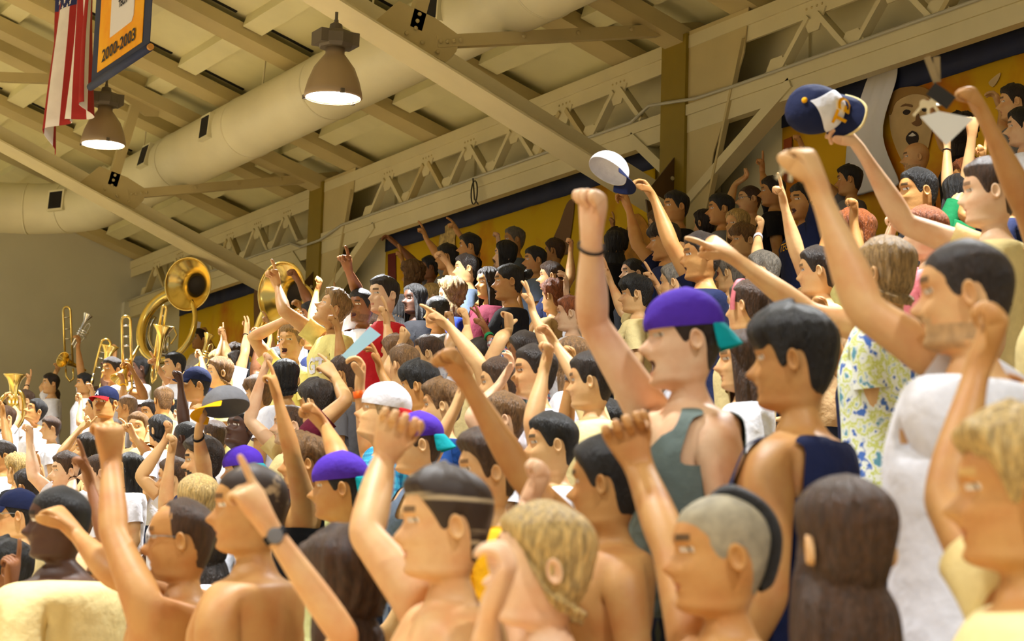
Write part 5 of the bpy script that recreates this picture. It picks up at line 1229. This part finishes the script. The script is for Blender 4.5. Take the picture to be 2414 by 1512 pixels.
# ------------------------------------------------------------------ flag and retired-jersey banner hung over the court
XFL = 5.9
fx0, fx1 = onX(126, 120, XFL)[1], onX(226, 120, XFL)[1]; zb = onX(180, 274, XFL)[2]; zt = zb + 2.6
red = mat('flag_red', (158, 36, 34), rough=.8, var=.06, scale=9); whi = mat('flag_white', (232, 228, 226), rough=.8, var=.04, scale=9); blu = mat('flag_blue', (40, 48, 100), rough=.8)
ny, nz = 52, 30; vs = []; fs = []; fm = []
for i in range(ny + 1):
    u = i / ny
    for k in range(nz + 1):
        v = k / nz; y = fx0 + (fx1 - fx0) * u; y = y + .14 * math.sin(u * 6 + v * 5) * v * u * (1 - u) * 2
        vs.append(np.array([XFL + .10 * math.sin(u * 17 + v * 1.3) * (.35 + .65 * v) + .05 * math.sin(u * 7 - v * 3), y, zt - (zt - zb) * v - .22 * max(0, (.18 - u) / .18) * v ** 3 - .03 * math.sin(u * 11)]))
zcan = onX(160, 22, XFL)[2]
for i in range(ny):
    for k in range(nz):
        fs.append((i * (nz + 1) + k, i * (nz + 1) + k + 1, (i + 1) * (nz + 1) + k + 1, (i + 1) * (nz + 1) + k))
        zz = vs[i * (nz + 1) + k + 1][2]; fm.append(2 if zz > zcan and i < ny * 7 / 13 else (0 if (i // 4) % 2 == 0 else 1))
loc = np.array([XFL, (fx0 + fx1) / 2, zb]); fl = link('flag', [v - loc for v in vs], fs, [red, whi, blu], None, True, fm, loc, solid=.004)
tag(fl, 'striped red and white flag hanging vertically, blue corner at top', 'flag')
for (x, y) in ((140, 6), (158, 14), (147, 18), (165, 4), (152, 2)):
    p = onX(x, y, XFL - .12); m = MB(); pts = [p + np.array([0, math.sin(a) * r, math.cos(a) * r]) for a, r in [(2 * math.pi * q / 10, .030 if q % 2 == 0 else .012) for q in range(10)]]; m.plate(pts, (1, 0, 0), .004); m.build('star', whi, fl)
m = MB(); m.tube([(XFL, fx0 + .1, zt), (XFL, fx1 - .1, zt)], .015, 8); pole = m.build('hanging_rod', beige2, fl)
m = MB(); [m.tube([(XFL, y, zt), (XFL, y, roofz(XFL) + .1)], .006, 6) for y in (fx0, fx1)]; m.build('hanging_wire', beige2, fl)
XJ = 5.2
pl, pr = onX(214, 212, XJ), onX(351, 121, XJ); z0 = (pl[2] + pr[2]) / 2; yl, yr = pl[1], pr[1]; wd = abs(yl - yr); ht = 2.5
jb = empty('jersey_banner', (XJ, (yl + yr) / 2, z0), 'navy-edged gold banner with a white jersey and the years 2000-2003', 'banner')
def jpt(u, v): return np.array([XJ, yl + (yr - yl) * u, z0 + v])
def jrect(name, u0, u1, v0, v1, mm, dx, t=.006):
    m = MB(); m.plate([jpt(u0, v0) + [-dx, 0, 0], jpt(u1, v0) + [-dx, 0, 0], jpt(u1, v1) + [-dx, 0, 0], jpt(u0, v1) + [-dx, 0, 0]], (1, 0, 0), t); return m.build(name, mm, jb)
jnavy = mat('jersey_banner_navy', (38, 50, 84), rough=.75, var=.08, scale=6); jgold = mat('jersey_banner_gold', (240, 178, 30), rough=.7, rgb2=(232, 150, 12), scale=3)
jrect('border', 0, 1, .03, ht, jnavy, 0); jrect('field', .115, .885, .12, ht - .1, jgold, .008)
m = MB(); pts = [jpt(u, v) + np.array([-.016, 0, 0]) for u, v in ((.33, .36), (.70, .37), (.73, .42), (.74, 1.2), (.90, 1.35), (.12, 1.35), (.32, 1.2))]; m.plate(pts, (1, 0, 0), .006); m.build('printed_jersey', mat('jersey_white', (222, 222, 230), rough=.8), jb)
def jtext(t, size, uc, vc, mm, dx, bold=.0, wide=1.0):
    v, f = text_mesh(t, size, bold); c = jpt(uc, vc) + np.array([-dx, 0, 0]); sg = -1 if yr < yl else 1
    return link('lettering', [c + np.array([0, sg * p[0] * wide, p[1]]) - np.array(jb.location) for p in v], f, mm, jb, recalc=False)
jtext('2000-2003', .155, .5, .225, mat('letter_navy', (30, 34, 54), rough=.7), .018, .003, wd * .70 / .80)
jtext('TECH', .09, .55, .60, mat('letter_navy', (30, 34, 54)), .026, .004, 1.0)
m = MB(); m.tube([jpt(-.01, .03), jpt(1.01, .03)], .035, 12); m.build('hem_rod_sleeve', jnavy, jb, smooth=True)
m = MB(); m.tube([jpt(1.01, .03), jpt(1.03, .03)], .028, 12); m.build('rod_end', mat('rod_wood', (196, 140, 66), rough=.6), jb)
m = MB(); [m.tube([jpt(u, ht), (XJ, jpt(u, 0)[1], roofz(XJ) + .1)], .006, 6) for u in (.05, .95)]; m.build('hanging_wire', beige2, jb)

# ------------------------------------------------------------------ brass instruments of the band
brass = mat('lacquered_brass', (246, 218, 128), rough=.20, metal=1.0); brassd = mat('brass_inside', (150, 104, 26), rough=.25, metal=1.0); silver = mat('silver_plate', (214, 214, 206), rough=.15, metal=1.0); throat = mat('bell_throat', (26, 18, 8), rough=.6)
LEFT = lambda p: nrm(np.cross(UP, nrm([p[0], p[1], 0])))       # picture-left, horizontally, seen at point p
def view(p): return nrm(np.asarray(p) - CAM)
def sousaphone(px, dpt, facing, label, R=.33, coil=True, cpx=None):
    c = atdepth(*px, dpt); v = view(c); lf = LEFT(c); n = nrm(-v * math.cos(facing) + lf * math.sin(facing) + UP * .05)
    root = empty('sousaphone', c, label, 'sousaphone', 'sousaphones of the band'); M = axes(n)
    m = MB(); m.lathe([(R, .0), (R * .985, -.012), (R * .90, -.035), (R * .74, -.07), (R * .55, -.115), (R * .42, -.17), (R * .34, -.24), (R * .29, -.32)], 40, M, c); m.build('bell', brass, root, smooth=True, solid=.004)
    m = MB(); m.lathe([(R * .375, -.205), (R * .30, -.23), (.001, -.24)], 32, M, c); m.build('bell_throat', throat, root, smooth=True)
    m = MB(); m.tube([c + M @ np.array([R * math.cos(a), R * math.sin(a), .002]) for a in np.linspace(0, 2 * math.pi, 40, endpoint=False)], .010, 8, closed=True); m.build('bell_rim', brass, root, smooth=True)
    e = c - n * .32
    k = atdepth(*(cpx or (px[0] - 30, px[1] + 100)), dpt + .1)
    rr = .44; cn = nrm(n * .8 + UP * .25); A = axes(cn); start = math.atan2((e - k) @ A[:, 1], (e - k) @ A[:, 0])
    loop = [k + A @ np.array([rr * math.cos(a) * .92, rr * math.sin(a) * 1.05, .02 * a]) for a in np.linspace(start, start + 1.86 * math.pi, 36)]
    m = MB(); pts = [e, e - n * .10 + (loop[2] - e) * .35] + loop[3:]; m.tube(pts, [.095, .085] + list(np.linspace(.075, .028, len(pts) - 2)), 14); m.build('body_coil', brass, root, smooth=True)
    m = MB(); m.tube([k + A @ np.array([(rr - .10) * math.cos(a), (rr - .10) * math.sin(a), -.02]) for a in np.linspace(2.6, 6.1, 26)], .024, 10); m.build('inner_coil', silver, root, smooth=True)
    vc = k + A @ np.array([-.05, -.22, .03])
    for i in range(3):
        m = MB(); q = vc + A[:, 0] * (.055 * i - .05); m.tube([q - UP * .10, q + UP * .09], .022, 12); m.tube([q + UP * .09, q + UP * .13], .008, 8); m.tube([q + UP * .13, q + UP * .14], .016, 10); m.build('valve', silver, root, smooth=True)
    m = MB(); m.tube([vc + A[:, 0] * .1, vc + A[:, 0] * .16 + A[:, 1] * .12, vc + A[:, 0] * .10 + A[:, 1] * .22, vc + A[:, 1] * .20 - A[:, 0] * .02], .012, 10); m.build('lead_pipe', brass, root, smooth=True)
sousaphone((443, 670), depth(PEOPLE['tuba_player'].hc) - .2, .56, 'brass sousaphone with its bell turned to the court, nearest the end wall', cpx=(405, 775))
sousaphone((664, 692), depth(PEOPLE['tuba_player_two'].hc) - .2, .75, 'brass sousaphone bell beside the farther column, partly behind hands', R=.32, cpx=(690, 780))
def trombone(p_top, p_bot, dpt, wpx, label, bell=None):
    a, b = atdepth(*p_top, dpt), atdepth(*p_bot, dpt); d = nrm(a - b); v = view(a); s = nrm(np.cross(d, v)); root = empty('trombone', b, label, 'trombone', 'trombones of the band'); h = wpx / 2 * dpt / F
    m = MB(); L_ = [b + s * h + d * 0, a + s * h - d * h]; arc = [a - d * h + s * h * math.cos(t) + d * h * math.sin(t) for t in np.linspace(0, math.pi, 12)]; m.tube([b + s * h] + arc + [b - s * h], .014, 10); m.build('slide', brass, root, smooth=True)
    for f_ in (.18, .45, .62, .82):
        m = MB(); c = b + (a - b) * f_; m.tube([c - s * h, c + s * h], .009, 8); m.build('brace', silver, root, smooth=True)
    m = MB(); q = b - s * h - d * .02; w = -v * .09
    arc = [b + s * (h + .0) - d * .05, b + s * h - d * .14, b + w * .4 - d * .22, b - s * h + w * .8 - d * .18, b - s * h + w - d * .05]; m.tube(arc, .013, 10); m.build('tuning_slide', brass, root, smooth=True)
    bc = atdepth(*bell, dpt - .1) if bell else b - s * h + w + d * .35
    bd = nrm(bc - (b - s * h + w)) if not bell else nrm(nrm(bc - b) + 0 * d - d * .2)
    m = MB(); m.lathe([(.105, 0), (.10, -.008), (.07, -.05), (.045, -.10), (.030, -.18), (.020, -.30), (.014, -.45)], 28, axes(bd), bc); m.build('bell', brass, root, smooth=True, solid=.003)
    m = MB(); m.tube([b + d * .02 + s * h, b + s * h - d * .14], .011, 8); m.build('mouthpiece', silver, root, smooth=True)
DW = lambda k, sd: depth(PEOPLE[k].arm[sd]['W'])
trombone((157, 724), (163, 860), DW('trombonist_c', 'R'), 17, 'tallest brass trombone held upright at the left', bell=(148, 848))
trombone((252, 800), (232, 882), DW('trombonist_b', 'R'), 22, 'tilted brass trombone between the two upright ones')
trombone((297, 746), (300, 872), DW('trombonist_a', 'L'), 20, 'upright brass trombone in front of the sousaphone coil', bell=(281, 898))
trombone((388, 722), (368, 850), DW('black_hair_far', 'R'), 10, 'slim brass trombone slide standing before the sousaphone')
def baritone(px, dpt, label):
    c = atdepth(*px, dpt); v = view(c); s = LEFT(c); root = empty('baritone_horn', c, label, 'horn')
    m = MB(); m.lathe([(.13, .25), (.12, .235), (.08, .19), (.055, .12), (.045, .02), (.04, -.12)], 28, None, c); m.build('bell', brass, root, smooth=True, solid=.003)
    for o, rx, rz in ((-.05, .075, .20), (.05, .10, .16)):
        m = MB(); m.tube([c + s * (math.cos(a) * rx + o) + UP * (math.sin(a) * rz - .14) + v * .04 for a in np.linspace(0, 2 * math.pi, 24, endpoint=False)], .026, 10, closed=True); m.build('tubing', brass, root, smooth=True)
    for i in range(3):
        m = MB(); q = c + s * (.04 * i - .04) - v * .06; m.tube([q - UP * .2, q - UP * .02], .017, 10); m.tube([q - UP * .02, q + UP * .03], .006, 8); m.build('valve', brass, root, smooth=True)
baritone((32, 935), DW('baritone_player', 'R'), 'brass baritone horn lifted at the far left')
def trumpet(px, dpt, tilt, label, mm):
    c = atdepth(*px, dpt); s = -LEFT(c); d = nrm(s * math.cos(tilt) + UP * math.sin(tilt)); u = nrm(UP - d * (UP @ d)); root = empty('trumpet', c, label, 'trumpet')
    m = MB(); m.lathe([(.062, .20), (.058, .192), (.035, .15), (.02, .10), (.012, .0), (.010, -.22)], 24, axes(d), c); m.build('bell', mm, root, smooth=True, solid=.002)
    m = MB(); m.tube([c + d * x + u * y for x, y in ((-.24, -.035), (.08, -.035), (.11, -.06), (.08, -.085), (-.12, -.085), (-.15, -.06), (-.12, -.035))], .007, 8); m.build('tubing', mm, root, smooth=True)
    for i in range(3):
        m = MB(); q = c + d * (.03 * i - .06); m.tube([q - u * .11, q + u * .02], .010, 8); m.build('valve', mm, root, smooth=True)
trumpet((190, 776), DW('trumpeter', 'R'), 1.15, 'silver trumpet lifted high beside the tallest trombone', silver)
trumpet((480, 828), DW('sousa_helper', 'R'), 1.3, 'brass trumpet bell upright below the sousaphone', brass)

# ------------------------------------------------------------------ things held up by people
def cap_object(c, fwd, up, cols, label, k=1.08):
    fwd = nrm(fwd); up = nrm(np.asarray(up) - fwd * (np.asarray(up) @ fwd)); lf = np.cross(up, fwd); G = head_grid(); cv, cf, bv, bf = cap_mesh(G, True)
    tr = lambda P: [(lf * p[0] + fwd * p[1] + up * (p[2] - .06)) * k for p in P]
    mats = [cloth_mat(cols['crown'][0])]; nfm = None
    o = link('cap', tr(cv), cf, mats, None, True, nfm, c, sub=1, solid=.004); tag(o, label, 'cap')
    b = link('brim', tr(bv), bf, cloth_mat(cols['brim']), o, True, sub=1, solid=.004)
    m = MB(); m.lathe([(.012, 0), (.010, .006), (.001, .008)], 10, None, (0, 0, 0)); p = tr([CROWN + np.array([0, 0, .022])])[0]; A = axes(up); link('button', [A @ np.array(q) + p for q in m.v], m.f, cloth_mat(cols.get('btn', cols['brim'])), o, True)
    if len(cols['crown']) > 1:
        PV = []; nu, nw = 13, 10; ctr0 = np.array([0, -.01, .01])
        for w_ in np.linspace(0, 1, nw):
            half = math.radians(58) * (1 - w_ ** 2.2) + .02; pu = np.linspace(-half, half, nu); rb_ = 16.6 + .9 * np.clip(np.cos(pu), 0, 1); E = head_eval(G, pu, rb_ + (NR - .6 - rb_) * w_ * .98); dd = E - ctr0; dd /= np.linalg.norm(dd, axis=1)[:, None]
            E = E + dd * (.0125 + .014 * math.sin(min(1, w_ * 1.3) * math.pi * .5)); E[:, 0] *= .97; PV.extend(E)
        PF = [(r * nu + q, r * nu + q + 1, (r + 1) * nu + q + 1, (r + 1) * nu + q) for r in range(nw - 1) for q in range(nu - 1)]
        link('front_panel', tr(PV), PF, cloth_mat(cols['crown'][1]), o, True, sub=1, solid=.002)
    if 'edge' in cols:
        nb = 17; e = tr(bv[-nb:]); m = MB(); m.tube(e, .005, 8); link('brim_piping', m.v, m.f, cloth_mat(cols['edge']), o, True)
    if 'logo' in cols:
        v, f = text_mesh(cols['logo'][0], cols['logo'][1], .002); n = nrm(np.array([0, .85, .5])); ux_ = np.array([-1.0, 0, 0]); uy_ = np.cross(n, ux_); ctr = np.array([0, .104, .062])
        # lettering follows the curve of the crown
        P = []
        for q in v:
            w = ctr + ux_ * q[0] + uy_ * q[1]; rr = w - np.array([0, -.01, .01]); ex = nrm(rr); 
            for s in np.arange(.05, .20, .002):
                t = np.array([0, -.01, .01]) + ex * s
                if (t[0] / .098) ** 2 + ((t[1] + .005) / .118) ** 2 + (max(0, t[2] - .02) / .122) ** 2 > 1: break
            P.append(t + ex * .008)
        link('cap_lettering', tr(P), f, cloth_mat(cols['logo'][2]), o, recalc=False)
    return o
def im(c, r, u, t):           # picture right, up, towards the viewer -> world, at point c
    v = view(c); R_ = -LEFT(c); U_ = np.cross(R_, v); return R_ * r + U_ * u - v * t
B = PEOPLE['white_cap_waver']; c = atdepth(1440, 398, depth(B.arm['R']['W'])); cap_object(c, im(c, .82, -.50, .25), im(c, -.25, .80, -.62), dict(crown=['white'], brim='navy'), 'white baseball cap with navy brim underside held overhead', 1.06)
B = PEOPLE['cap_waver']; c = atdepth(1922, 258, depth(B.arm['R']['W'])); cap_object(c, im(c, .86, -.08, .45), im(c, -.42, .35, .72), dict(crown=['navy', 'white'], brim='navy', edge='cream', btn='gold', logo=('GT', .075, 'gold')), 'navy cap with white logo panel and cream-edged brim held high', 1.12)
B = PEOPLE['beard_dark']; c = atdepth(528, 952, depth(B.arm['L']['W'])); cap_object(c, im(c, -.80, -.12, .45), im(c, -.05, .80, -.55), dict(crown=['grey'], brim='gold'), 'grey cap with gold brim underside held up', 1.12)
# keys, lanyard, card
ring = mat('key_metal', (200, 196, 180), rough=.2, metal=1.0); blackp = mat('black_plastic', (20, 22, 26), rough=.35)
def keys(px, dpt, label, big):
    c = atdepth(*px, dpt); root = empty('key_bunch', c, label, 'keys'); U_ = im(c, 0, 1, 0); R_ = im(c, 1, 0, 0); T_ = im(c, 0, 0, 1); s = dpt / F
    P = lambda x, y, t=0: c + R_ * x * s - U_ * y * s + T_ * t
    m = MB(); m.tube([P(math.cos(a) * 16, math.sin(a) * 16 + 10, .01) for a in np.linspace(0, 2 * math.pi, 20, endpoint=False)], .0025, 6, closed=True); m.build('key_ring', ring, root, smooth=True)
    for i, a in enumerate((-.5, .1, .6)):
        dr = np.array([math.sin(a), math.cos(a)]); h = P(dr[0] * 20 - (24 if big else 10), dr[1] * 20 + 4, .01 * i); e = P(dr[0] * 58 - (30 if big else 14), dr[1] * 52 + 4, .01 * i); k = MB(); k.beam(h, e, .009, .002, T_); k.lathe([(.001, -.0015), (.013, -.0015), (.013, .0015), (.001, .0015)], 14, axes(T_), h); k.build('key', ring, root)
    m = MB(); m.beam(P(-18, -14, .02), P(30, 22, .02), .045 if big else .022, .018, T_); m.build('fob', blackp, root)
    if big:
        m = MB(); m.plate([P(-42, 52, .03), P(2, 40, .03), P(82, 58, .03), P(18, 120, .03)], T_, .002); m.build('card', mat('white_card', (225, 228, 226), rough=.3), root)
        m = MB(); m.beam(P(-26, -88, 0), P(-4, -28, 0), .020, .003, T_); m.beam(P(-4, -88, -.01), P(-2, -28, -.01), .020, .003, T_); m.build('lanyard_strap', cloth_mat('khaki'), root)
    else:
        m = MB(); m.plate([P(-12, 26, .02), P(14, 14, .02), P(38, 34, .02), P(10, 50, .02)], T_, .003); m.build('tag', mat('yellow_tag', (214, 204, 120), rough=.35), root)
B = PEOPLE['lanyard_arm']; keys((2212, 222), depth(B.arm['R']['W']), 'bunch of keys with white card and lanyard at top right', True)
B = PEOPLE['white_tee_big']; keys((1872, 372), depth(B.arm['R']['W']), 'small bunch of keys with a yellow tag dangling from a fist', False)
# folded pale blue card, red cup, white paper, white bin
B = PEOPLE['blue_check']; dp = depth(B.arm['R']['W']); m = MB(); c = atdepth(850, 812, dp); T_ = im(c, 0, 0, 1)
m.plate([atdepth(x, y, dp) for x, y in ((806, 838), (872, 770), (898, 790), (822, 852))], T_, .012); o = m.build('paper_card', mat('pale_blue_card', (168, 214, 236), rough=.4), loc=c); tag(o, 'pale blue folded card gripped above an orange wristband', 'card')
B = PEOPLE['tuba_player']; dp = depth(B.arm['R']['W']) - .05; c = atdepth(462, 778, dp); m = MB(); m.plate([atdepth(x, y, dp) for x, y in ((447, 776), (462, 772), (466, 758), (474, 760), (470, 782), (452, 786))], im(c, 0, 0, 1), .004); tag(m.build('folded_paper', mat('white_paper', (232, 234, 248), rough=.7), loc=c), 'white folded paper waved in front of the gold banner', 'paper')
# letters on caps and shirts
def cap_letter(B, ch, size, col):
    v, f = text_mesh(ch, size, .0015); n = nrm(np.array([0, .9, .35])); P = np.array([np.array([0, .112, .067]) + np.array([-1., 0, 0]) * q[0] + np.cross(n, np.array([-1., 0, 0])) * q[1] - np.array([0, 6.5, 0]) * q[0] ** 2 for q in v]); P = head_world(B, P)
    link('cap_letter', [p - B.origin for p in P], f, cloth_mat(col), B.cap_o, recalc=False)
cap_letter(PEOPLE['brave_cap'], 'A', .055, 'white')
chest_print(PEOPLE['yellow_gt'], 'GT', .15, 'white', 35, -.40, bold=.006)
chest_print(PEOPLE['clip_blonde'], 'GT', .12, 'silver', 60, -.45)
chest_print(PEOPLE['gold_girl'], 'TECH', .08, 'white', 20, -.36)
chest_print(PEOPLE['green_tee'], 'OOL', .07, 'white', 80, -.33)
